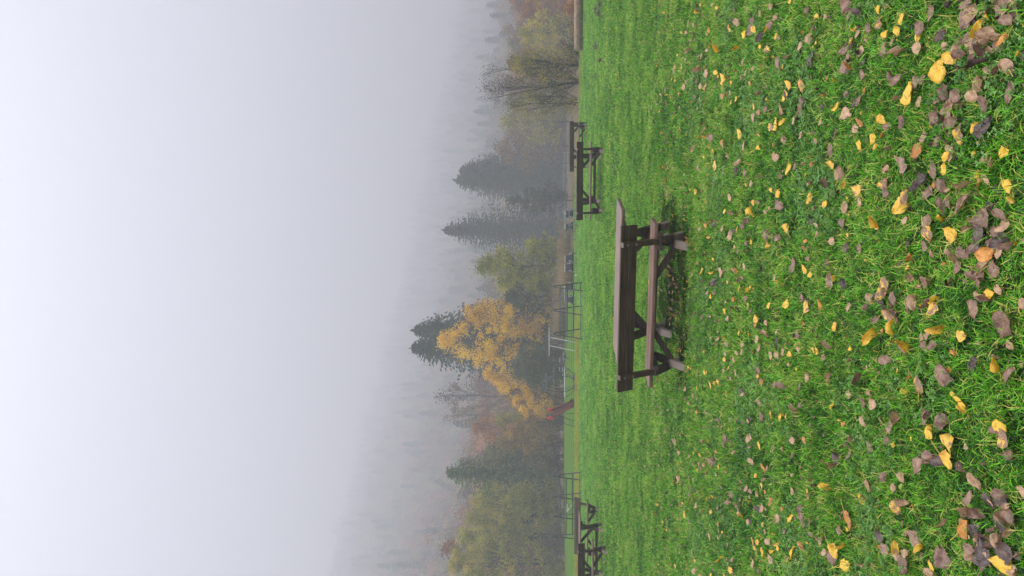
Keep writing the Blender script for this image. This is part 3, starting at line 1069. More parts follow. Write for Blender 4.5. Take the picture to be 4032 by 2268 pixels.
# golden trees and their neighbours behind the playground
def nearer(D):
    return D if D < 60 else 60 + (D - 60) * 0.62 if D < 100 else 84.8 + (D - 100) * 0.72


def bl(yp, D, vtip, wpx, name, label, mat, **kw):
    D = nearer(D)
    x = lat(yp, D)
    return broadleaf(name, x, D, hgt(D, x, vtip), wpx / F * D, label, mat, **kw)


def sp(yp, D, vtip, wpx, label, **kw):
    D = nearer(D)
    x = lat(yp, D)
    return spruce(x, D, hgt(D, x, vtip), wpx / F * D / 2, label, **kw)


GG = 'golden trees behind the playground'
bl(1345, 92, 1735, 235, 'golden_tree', 'tallest golden tree, its thin top against the big dark spruce', 'gold', barkmat='bark', base=0.18, nclump=100, nleaf=9500, leaf=0.20, clump_r=0.095, group=GG, top=0.3)
bl(1235, 88, 1835, 190, 'golden_tree', 'golden tree right of the tallest one, above the three hoop climber', 'gold', base=0.10, nclump=76, nleaf=6500, leaf=0.19, clump_r=0.11, group=GG)
bl(1475, 90, 1915, 150, 'golden_tree', 'golden tree left of the tallest one, above the globe climber', 'gold', base=0.32, nclump=56, nleaf=4800, leaf=0.19, clump_r=0.125, group=GG)
bl(1590, 89, 2025, 115, 'golden_tree', 'small golden tree above the red slide', 'gold', base=0.22, nclump=36, nleaf=3600, leaf=0.19, clump_r=0.13, group=GG)
sp(1338, 112, 1612, 470, 'tall dark spruce with two tips behind the golden trees', tops=((1.15, 0, 0.985), (-1.15, .4, 1.0)), whorl=0.42, nb=15, leaf=0.72, dens=8)
sp(905, 165, 1745, 360, 'slim dark spruce in the mist, left one of the misty pair', whorl=0.5, nb=15, leaf=0.75, dens=8)
sp(707, 175, 1789, 390, 'broad dark spruce in the mist, right one of the misty pair', whorl=0.5, nb=16, leaf=0.8, dens=9, tops=((0, 0, 1.0), (1.8, 0, 0.955)))
sp(1868, 92, 1752, 420, 'green spruce among yellow-green trees behind the four hoop climber', mat='spruce_green', whorl=0.42, nb=13, leaf=0.5, bottom=0.12, dens=8)
sp(1215, 150, 1815, 130, 'faint spruce top in the mist between golden and yellow-green trees', whorl=0.7, leaf=0.75)
bl(1050, 84, 1890, 195, 'broadleaf_tree', 'rounded yellow-green tree behind the pair of deck chairs', 'yellow_green', base=0.12, nclump=110, nleaf=11000, leaf=0.21, clump_r=0.12)
bl(962, 100, 2065, 85, 'broadleaf_tree', 'small yellow tree at the foot of the slim misty spruce', 'yellow_green', base=0.2, nclump=26, nleaf=1700, leaf=0.27, clump_r=0.15)
bl(1165, 87, 2000, 150, 'broadleaf_tree', 'dark olive tree between the yellow-green tree and the golden trees', 'dark_green', base=0.1, nclump=56, nleaf=5200, leaf=0.22, clump_r=0.14)
bl(1440, 84, 2025, 190, 'broadleaf_tree', 'dark green bushy tree behind the globe climber, under the golden trees', 'dark_green', base=0.08, nclump=90, nleaf=9000, leaf=0.20, clump_r=0.12)
bl(2030, 88, 1835, 200, 'broadleaf_tree', 'yellow-green tree just left of the green spruce', 'olive', barkmat='bark_dark', base=0.16, nclump=110, nleaf=12000, leaf=0.20, stems=3, clump_r=0.105)
bl(2105, 92, 1815, 180, 'broadleaf_tree', 'tall yellow-green tree with dark stem, behind the near left benches', 'yellow_green', barkmat='bark_dark', base=0.2, nclump=100, nleaf=10500, leaf=0.20, stems=2, clump_r=0.11)
bl(2215, 85, 1775, 220, 'broadleaf_tree', 'olive tree with dark stems at the bottom edge of the photo', 'olive', barkmat='bark_dark', base=0.14, nclump=110, nleaf=12500, leaf=0.20, stems=3, clump_r=0.10)
bl(1955, 84, 2000, 140, 'broadleaf_tree', 'low olive tree under the green spruce', 'olive', barkmat='bark_dark', base=0.1, nclump=64, nleaf=6500, leaf=0.20, stems=2, clump_r=0.13)
bl(1795, 93, 1815, 120, 'bare_tree', 'leaning thin bare tree right of the green spruce', 'brown', barkmat='bark_dark', base=0.4, nclump=46, nleaf=900, leaf=0.18, clump_r=0.16, twigs=6, tilt=-0.10)
bl(1730, 90, 1985, 160, 'broadleaf_tree', 'ochre brown tree left of the red slide', 'ochre', base=0.1, nclump=70, nleaf=6500, leaf=0.20, clump_r=0.13)
bl(1660, 100, 1960, 130, 'broadleaf_tree', 'pale olive tree in the mist above the red slide', 'olive', base=0.1, nclump=44, nleaf=3000, leaf=0.26, clump_r=0.13)
bl(1560, 140, 1720, 150, 'bare_tree', 'tall bare misty tree left of the big dark spruce', 'brown', base=0.2, nclump=60, nleaf=1500, leaf=0.3, clump_r=0.13, twigs=5)
bl(1640, 150, 1745, 150, 'bare_tree', 'grey bare misty tree high above the red slide', 'brown', base=0.2, nclump=60, nleaf=1700, leaf=0.3, clump_r=0.13, twigs=5)
bl(790, 120, 2000, 120, 'broadleaf_tree', 'grey-green misty tree between the two misty spruces', 'dark_green', base=0.08, nclump=46, nleaf=3000, leaf=0.33, clump_r=0.14)
bl(1535, 96, 1975, 150, 'broadleaf_tree', 'ochre misty tree between globe climber and slide, behind the golden ones', 'ochre', base=0.1, nclump=60, nleaf=5200, leaf=0.22, clump_r=0.13)
bl(1790, 97, 1925, 170, 'broadleaf_tree', 'olive tree in front of the leaning bare tree, left of the ochre one', 'olive', base=0.1, nclump=64, nleaf=6200, leaf=0.22, clump_r=0.13)
bl(1945, 98, 1880, 170, 'broadleaf_tree', 'yellowish tree standing behind the left flank of the green spruce', 'yellow_green', base=0.12, nclump=64, nleaf=6000, leaf=0.22, clump_r=0.13)
bl(1115, 90, 1965, 150, 'broadleaf_tree', 'low yellow-green tree between the rounded one and the golden trees', 'yellow_green', base=0.08, nclump=60, nleaf=5600, leaf=0.21, clump_r=0.14)
bl(1690, 108, 1870, 170, 'broadleaf_tree', 'rusty misty tree behind the ochre brown tree left of the slide', 'russet', base=0.1, nclump=60, nleaf=4600, leaf=0.26, clump_r=0.13)
bl(2170, 104, 1745, 180, 'broadleaf_tree', 'rusty misty tree showing above the yellow-green trees near the birches', 'russet', base=0.1, nclump=60, nleaf=4600, leaf=0.26, clump_r=0.13)
# right-hand side, beyond the bank
WB = 'wet bare trees beyond the farthest bench'
bl(322, 46.5, 1905, 210, 'bare_tree', 'tall thin multi stemmed bare tree between log and farthest bench', 'brown', barkmat='bark_dark', base=0.12, nclump=110, nleaf=2600, leaf=0.085, stems=4, clump_r=0.15, twigs=9, trunk_r=0.065, group=WB)
bl(262, 45.5, 2010, 170, 'bare_tree', 'bushy bare tree right of the tallest stem, behind the log end', 'olive', barkmat='bark_dark', base=0.1, nclump=90, nleaf=3000, leaf=0.085, stems=3, clump_r=0.17, twigs=8, trunk_r=0.05, group=WB)
bl(405, 48.0, 1995, 150, 'bare_tree', 'bushy bare tree left of the tallest stem, behind the farthest bench', 'olive', barkmat='bark_dark', base=0.08, nclump=86, nleaf=2800, leaf=0.085, stems=3, clump_r=0.18, twigs=8, trunk_r=0.05, group=WB)
bl(240, 95, 2010, 170, 'broadleaf_tree', 'pinkish orange misty tree behind the bare trees', 'ochre', base=0.1, nclump=50, nleaf=3400, leaf=0.30, clump_r=0.12)
bl(128, 105, 2050, 150, 'broadleaf_tree', 'round yellowish misty tree behind the felled log', 'yellow_green', base=0.08, nclump=60, nleaf=4200, leaf=0.30, clump_r=0.13)
bl(45, 118, 2055, 150, 'broadleaf_tree', 'russet misty tree at the top edge of the photo', 'russet', base=0.08, nclump=50, nleaf=3600, leaf=0.32, clump_r=0.13)
bl(-40, 100, 2060, 150, 'broadleaf_tree', 'orange brown misty tree cut by the top edge of the photo', 'ochre', base=0.1, nclump=50, nleaf=3200, leaf=0.30, clump_r=0.13)
bl(480, 135, 1985, 190, 'broadleaf_tree', 'dim grey-green misty tree behind the farthest bench', 'olive', base=0.08, nclump=50, nleaf=3200, leaf=0.36, clump_r=0.13)
bl(575, 150, 1960, 190, 'broadleaf_tree', 'dim brownish misty tree right of the broad spruce', 'brown', base=0.08, nclump=50, nleaf=3200, leaf=0.38, clump_r=0.13)

# white birch stems standing on the left hillside
for yp, D, vt, lb in ((2128, 205, 1650, 'tall white birch trunk high on the misty left hillside'), (2140, 208, 1668, 'shorter white birch trunk beside the tall one on the hillside')):
    x = lat(yp, D)
    bl(yp, D, vt, 60, 'birch_tree', lb, 'russet', barkmat='bark_birch', base=0.45, nclump=16, nleaf=260, leaf=0.35, clump_r=0.2, twigs=2, trunk_r=0.20)


# shrubs
def shrub(yp, D, hpx, wpx, label, mat, n=1500, leaf=0.16, nst=26, group=None, name='shrub'):
    D = nearer(D)
    x = lat(yp, D)
    H = hpx / F * D; W = wpx / F * D
    r = empty(name, (x, D, tz(x, D)), 0, label, 'shrub', group)
    tb = MB(); cent = []
    for i in range(nst):
        a = rng.uniform(0, 2 * PI); t = rng.uniform(0.2, 1)
        tipp = Vector((math.cos(a) * W / 2 * t, math.sin(a) * W / 2 * t * 0.8, H * rng.uniform(0.55, 1.05) * (1 - 0.35 * t * t)))
        b0 = Vector((tipp.x * 0.15, tipp.y * 0.15, -0.05))
        m = b0.lerp(tipp, 0.5) + Vector((tipp.x, tipp.y, 0)) * -0.12
        tb.tube([b0, m, tipp], [0.022, 0.015, 0.006], 4, cap=False)
        k = n // nst
        tt = rng.uniform(0.1, 1.05, k)[:, None]
        pts = np.array(b0)[None] * (1 - tt) + np.array(tipp)[None] * tt + rng.normal(size=(k, 3)) * 0.10 * min(W, 2 * H)
        cent.append(pts)
    tb.build('stems', M['bark_dark'], r)
    cent = np.concatenate(cent); cent[:, 2] = np.maximum(cent[:, 2], 0.05)
    v, qd = leaf_quads(cent, leaf)
    np_mesh('foliage', v, qd, M[mat], r)


shrub(30, 47, 95, 120, 'dark reddish brown brush behind the felled log, at the photo top edge', 'russet', 1500, 0.13, 30, 'shrubs along the field edge')
shrub(105, 46, 70, 90, 'dark brown brush behind the middle of the felled log', 'brown', 1300, 0.12, 28)
shrub(185, 46, 80, 80, 'dull green shrub behind the thick end of the felled log', 'dark_green', 1300, 0.12, 26)
shrub(455, 50, 55, 70, 'low brown shrub at the right end of the farthest bench', 'brown', 900, 0.12, 24)
shrub(500, 56, 70, 60, 'reddish brown shrub above the right half of the farthest table', 'russet', 900, 0.13, 24)
shrub(600, 60, 70, 90, 'bare purplish shrub above the left half of the farthest table', 'russet', 800, 0.12, 40)
fs_ = [(1290, 92, 95, 120, 'brown brush under the tallest golden tree', 'brown'), (1390, 90, 70, 100, 'low brown brush right of the globe climber', 'brown'),
       (1560, 90, 110, 110, 'mixed ochre brush between globe climber and slide', 'ochre'), (1660, 90, 110, 110, 'brown brush directly behind the red slide', 'brown'),
       (1745, 88, 130, 120, 'tall brown brush left of the slide ladder', 'brown'), (1840, 88, 120, 130, 'brown brush at the foot of the green spruce', 'brown'),
       (1935, 87, 100, 110, 'ochre brown brush behind the right end of the four hoop climber', 'ochre'), (2030, 86, 80, 110, 'olive brush behind the middle of the four hoop climber', 'olive'),
       (2130, 87, 90, 130, 'brownish brush behind the left end of the four hoop climber', 'brown'), (2235, 82, 90, 120, 'olive brush at the photo bottom edge behind the field', 'olive'),
       (1480, 86, 110, 110, 'dark olive brush behind the globe climber', 'olive'), (1210, 90, 100, 120, 'brown brush behind the three hoop climber', 'brown')]
for f_ in fs_:
    shrub(*f_[:4], f_[4], f_[5], 1700, 0.20, 30, 'brush along the far field edge')

# tall straw-coloured weeds behind the deck chairs
wt = [blade_tuft('weed_%02d' % i, 36, 0.45, 0.9, 2.3, 0.05, M['straw'], 0.35, 1.0) for i in range(4)]
n = 900
y = rng.uniform(59, 74, n)
x = (1134 - rng.uniform(895, 1330, n)) / F * y
sc_ = rng.uniform(0.5, 1.05, n) * np.where(x > 2.2, 1.0, 0.85)
keep = (x > 0.4) | (y > 71)
x, y, sc_ = x[keep], y[keep], sc_[keep]; n = len(x)
gn_scatter('tall_weeds', np.stack([x, y, terrain(x, y)], 1), np.stack([0 * x, 0 * x, rng.uniform(0, 6.28, n)], 1), np.stack([sc_] * 3, 1),
           rng.integers(0, 4, n), wt, 'tall straw coloured weeds and reeds behind the deck chairs', 'weeds')


# far hillside woods: one mass in the mist
def wood_protos():
    out = []
    specs = [('brown', 15, 8, 1100), ('russet', 14, 8, 1300), ('ochre', 14, 8, 1200), ('olive', 14, 8, 1300)]
    for i, (mt, H, W, nl) in enumerate(specs):
        _, trunk, crown = broadleaf('x', 0, 0, H, W, None, mt, base=0.2, nclump=34, nleaf=nl, leaf=0.55, clump_r=0.14, twigs=2, link=False)
        tm, cm = trunk.data, crown.data
        tv = np.empty(len(tm.vertices) * 3, np.float32); tm.vertices.foreach_get('co', tv)
        tq = [tuple(p.vertices) for p in tm.polygons if len(p.vertices) == 4]
        cv = np.empty(len(cm.vertices) * 3, np.float32); cm.vertices.foreach_get('co', cv)
        cq = np.array([tuple(p.vertices) for p in cm.polygons])
        nt0 = len(tv) // 3
        me = np_mesh('wood_%02d' % i, np.concatenate([tv, cv]), np.concatenate([np.array(tq), cq + nt0]), M['bark'], link=False)
        me.data.materials.append(M[mt])
        mi = np.zeros(len(me.data.polygons), np.int32); mi[len(tq):] = 1
        me.data.polygons.foreach_set('material_index', mi)
        out.append(me)
        bpy.data.objects.remove(trunk); bpy.data.objects.remove(crown)
    for i in range(3):
        tube, v, qd = spruce_mesh(20, 3.4 + 0.5 * i, whorl=1.0, nb=9, leaf=1.2, dens=4)
        out.append(np_mesh('wood_%02d' % (4 + i), v, qd, M['spruce'], link=False))
    return out


wp = wood_protos()
n = 24000
u = rng.uniform(0, 1, n)
y = np.sqrt(92 ** 2 + u * (1180 ** 2 - 92 ** 2))
# more trees near than far
y2 = rng.uniform(92, 500, 11000)
y = np.concatenate([y, y2])
x = rng.uniform(-0.56, 0.52, len(y)) * y
ya = rng.uniform(97, 270, 2600); xa = rng.uniform(-0.56, -0.08, 2600) * ya       # thick rusty slope on the left
yb = rng.uniform(112, 330, 1500); xb = rng.uniform(0.20, 0.50, 1500) * yb        # mixed wood beyond the brook on the right
x = np.concatenate([x, xa, xb]); y = np.concatenate([y, ya, yb])
tt = x / y
y0 = np.interp(tt, [-0.39, 0.0, 0.12, 0.22, 0.39], [97, 180, 215, 130, 115])
keep = (y > y0 + rng.uniform(0, 12, len(y)))
x, y, tt = x[keep], y[keep], tt[keep]
n = len(x)
pcon = np.interp(tt, [-0.39, -0.05, 0.1, 0.39], [0.03, 0.08, 0.16, 0.08]) + 0.10 * (np.sin(x * 0.05) * np.sin(y * 0.045 + 1))
con = (rng.uniform(0, 1, n) < pcon) & ((tt < 0.05) | (y > 260)) & (y > 130) & ~((tt < -0.1) & (y < 330) & (rng.uniform(0, 1, n) < 0.7))
dec = rng.choice([0, 0, 0, 1, 1, 2, 3], n)
dec = np.where((tt < -0.1) & (rng.uniform(0, 1, n) < 0.5), rng.choice([1, 1, 1, 2, 3], n), dec)
idx = np.where(con, rng.integers(4, 7, n), dec)
s = rng.uniform(0.5, 1.3, n) * np.where((tt > 0.12) & (y < 260), 0.62, 1.0) * np.interp(y, [90, 150, 600, 1200], [0.6, 0.9, 1.3, 1.9])
gn_scatter('hillside_woods', np.stack([x, y, terrain(x, y) - 0.3], 1), np.stack([0 * x, 0 * x, rng.uniform(0, 6.28, n)], 1),
           np.stack([s, s, s * rng.uniform(0.9, 1.2, n)], 1), idx, wp, 'mixed autumn woods on the hillside fading into the mist', 'woods')

# ------------------------------------------------------------------ fallen leaves
LEAFCOL = {
    'Y': [(0.0, (0.36, 0.17, 0.010)), (0.35, (0.60, 0.34, 0.016)), (1.0, (0.74, 0.48, 0.05))],
    'S': [(0.0, (0.16, 0.085, 0.055)), (0.46, (0.22, 0.12, 0.065)), (0.54, (0.56, 0.33, 0.03)), (1.0, (0.66, 0.43, 0.06))],
    'M': [(0.0, (0.07, 0.038, 0.022)), (0.5, (0.18, 0.100, 0.060)), (1.0, (0.33, 0.20, 0.130))],
    'B': [(0.0, (0.055, 0.026, 0.018)), (0.5, (0.17, 0.085, 0.055)), (1.0, (0.27, 0.15, 0.10))],
    'K': [(0.0, (0.018, 0.010, 0.008)), (0.5, (0.05, 0.026, 0.02)), (1.0, (0.10, 0.055, 0.04))],
    'T': [(0.0, (0.17, 0.09, 0.045)), (0.5, (0.34, 0.20, 0.105)), (1.0, (0.52, 0.34, 0.20))],
    'O': [(0.0, (0.20, 0.07, 0.02)), (0.5, (0.42, 0.165, 0.022)), (1.0, (0.60, 0.27, 0.04))],
    'G': [(0.0, (0.12, 0.22, 0.02)), (1.0, (0.28, 0.38, 0.03))],
}


def fallen_mat(key):
    m, nt, out = new_mat('fallen_leaf_' + {'Y': 'yellow', 'S': 'blotched', 'M': 'mauve', 'B': 'brown', 'K': 'dark', 'T': 'tan', 'O': 'orange', 'G': 'green'}[key])
    tc = nt.nodes.new('ShaderNodeTexCoord'); oi = nt.nodes.new('ShaderNodeObjectInfo')
    add = nt.nodes.new('ShaderNodeVectorMath'); add.operation = 'ADD'
    sc_ = mathn(nt, 'MULTIPLY', oi.outputs['Random'], 53.0)
    cb = nt.nodes.new('ShaderNodeCombineXYZ'); nt.links.new(sc_, cb.inputs[0]); nt.links.new(sc_, cb.inputs[1])
    nt.links.new(tc.outputs['Object'], add.inputs[0]); nt.links.new(cb.outputs[0], add.inputs[1])
    n = noise(nt, add.outputs[0], 2.1, 5.0, 0.65)
    f = mathn(nt, 'ADD', mathn(nt, 'MULTIPLY', mathn(nt, 'SUBTRACT', n.outputs['Fac'], 0.5), 1.9), mathn(nt, 'ADD', mathn(nt, 'MULTIPLY', oi.outputs['Random'], 0.4), 0.3), clamp=True)
    c = ramp(nt, f, LEAFCOL[key]).outputs['Color']
    # midrib and side veins
    sep = nt.nodes.new('ShaderNodeSeparateXYZ'); nt.links.new(tc.outputs['Object'], sep.inputs[0])
    ax = mathn(nt, 'ABSOLUTE', sep.outputs[1])
    vein = maprange(nt, ax, 0.018, 0.0, 0, 0.45)
    ph = mathn(nt, 'SUBTRACT', mathn(nt, 'MULTIPLY', sep.outputs[0], 42.0), mathn(nt, 'MULTIPLY', ax, 34.0))
    sv = maprange(nt, mathn(nt, 'SINE', ph), 0.86, 1.0, 0, 0.28)
    vein = mathn(nt, 'MAXIMUM', vein, sv)
    lite = LEAFCOL[key][-1][1]
    c = mix(nt, vein, c, [min(1, v * 1.15) for v in lite])
    sp_ = noise(nt, add.outputs[0], 9.0, 2.0)
    c = mix(nt, maprange(nt, sp_.outputs['Fac'], 0.64, 0.70, 0, 0.75), c, (0.09, 0.045, 0.02))
    p = principled(nt, out, c, 0.42, 0.45, bump=n.outputs['Fac'], bstr=0.3, bdist=0.05)
    t = nt.nodes.new('ShaderNodeBsdfTranslucent'); nt.links.new(c, t.inputs['Color'])
    ms = nt.nodes.new('ShaderNodeMixShader'); ms.inputs[0].default_value = 0.18
    nt.links.new(p.outputs[0], ms.inputs[1]); nt.links.new(t.outputs[0], ms.inputs[2]); nt.links.new(ms.outputs[0], out.inputs['Surface'])
    return m


LM = {k: fallen_mat(k) for k in LEAFCOL}
M['stalk'] = simple_mat('leaf_stalk', (0.50, 0.36, 0.06), 0.5)
M['stalk_brown'] = simple_mat('leaf_stalk_brown', (0.22, 0.13, 0.07), 0.6)


def leaf_geo(kind, seed):
    """unit leaf 1 long: broad triangular-heart poplar leaf, toothed, cupped / folded / flat"""
    r = np.random.default_rng(seed)
    nr, nc = 9, 7
    V = []; Q = []
    fold = {'flat': 0.22, 'cupped': 0.85, 'curled': 1.6}[kind] * r.uniform(0.7, 1.25)
    bend = {'flat': 0.25, 'cupped': 0.8, 'curled': 0.7}[kind] * r.uniform(-1, 1.2)
    wmax = r.uniform(0.78, 0.98)
    sgn = 1 if r.uniform() < 0.65 else -1
    for i in range(nr):
        t = i / (nr - 1)
        w = wmax * 0.5 * (math.sin(PI * min(1, t ** 0.62 * 0.98)) ** 0.8 if 0 < t < 1 else 0)
        w = max(w, 0.012)
        wl, wr = r.uniform(0.74, 1.10, 2)
        if i == 1: w *= 1.1
        for j in range(nc):
            s = (j / (nc - 1)) * 2 - 1
            tooth = 1 + (0.045 * ((-1) ** i) if abs(s) == 1 else 0) + (r.uniform(-0.05, 0.05) if abs(s) == 1 else 0)
            yy = s * w * tooth * (wl if s < 0 else wr)
            xx = t - 0.10 * abs(s) * (1 - t) * (1 if t < .4 else 0.2)
            # fold: wrap cross-section on an arc
            k = fold * 2.2
            if k > 0.01:
                ang = yy * k
                y3 = math.sin(ang) / k; z3 = (1 - math.cos(ang)) / k
            else:
                y3, z3 = yy, 0
            z3 *= sgn
            z3 += bend * (t - 0.5) ** 2 + r.normal(0, 0.016) + 0.05 * math.sin(6 * t + 4 * s + seed) + 0.03 * math.sin(11 * s + 3 * t + 2 * seed)
            V.append((xx - 0.5, y3, z3))
    for i in range(nr - 1):
        for j in range(nc - 1):
            a = i * nc + j
            Q.append((a, a + 1, a + nc + 1, a + nc))
    return np.array(V), np.array(Q)


def stalk_geo(seed):
    r = np.random.default_rng(seed + 900)
    L = r.uniform(0.45, 0.8); b = r.uniform(-0.3, 0.3); u = r.uniform(-0.02, 0.14)
    return [(-0.48, 0, 0.0), (-0.5 - L * .35, b * .15, u * .5), (-0.5 - L * .7, b * .5, u), (-0.5 - L, b, u * 1.2)]


KINDS = ['flat', 'flat', 'cupped', 'cupped', 'cupped', 'cupped', 'curled', 'curled']
GEO = [leaf_geo(k, 40 + i) for i, k in enumerate(KINDS)]
LMESH = {}
for key in LEAFCOL:
    for i, (v, qd) in enumerate(GEO):
        o = np_mesh('fallen_leaf', v, qd, LM[key], link=False)
        o.data.polygons.foreach_set('use_smooth', [True] * len(o.data.polygons))
        LMESH[key, i] = o.data
        bpy.data.objects.remove(o)
SMESH = {}
for key in ('stalk', 'stalk_brown'):
    for i in range(len(KINDS)):
        o = MB().tube(stalk_geo(i), [0.022, 0.016, 0.016, 0.022], 5).build('stalk', M[key], smooth=True)
        SMESH[key, i] = o.data
        bpy.data.objects.remove(o)

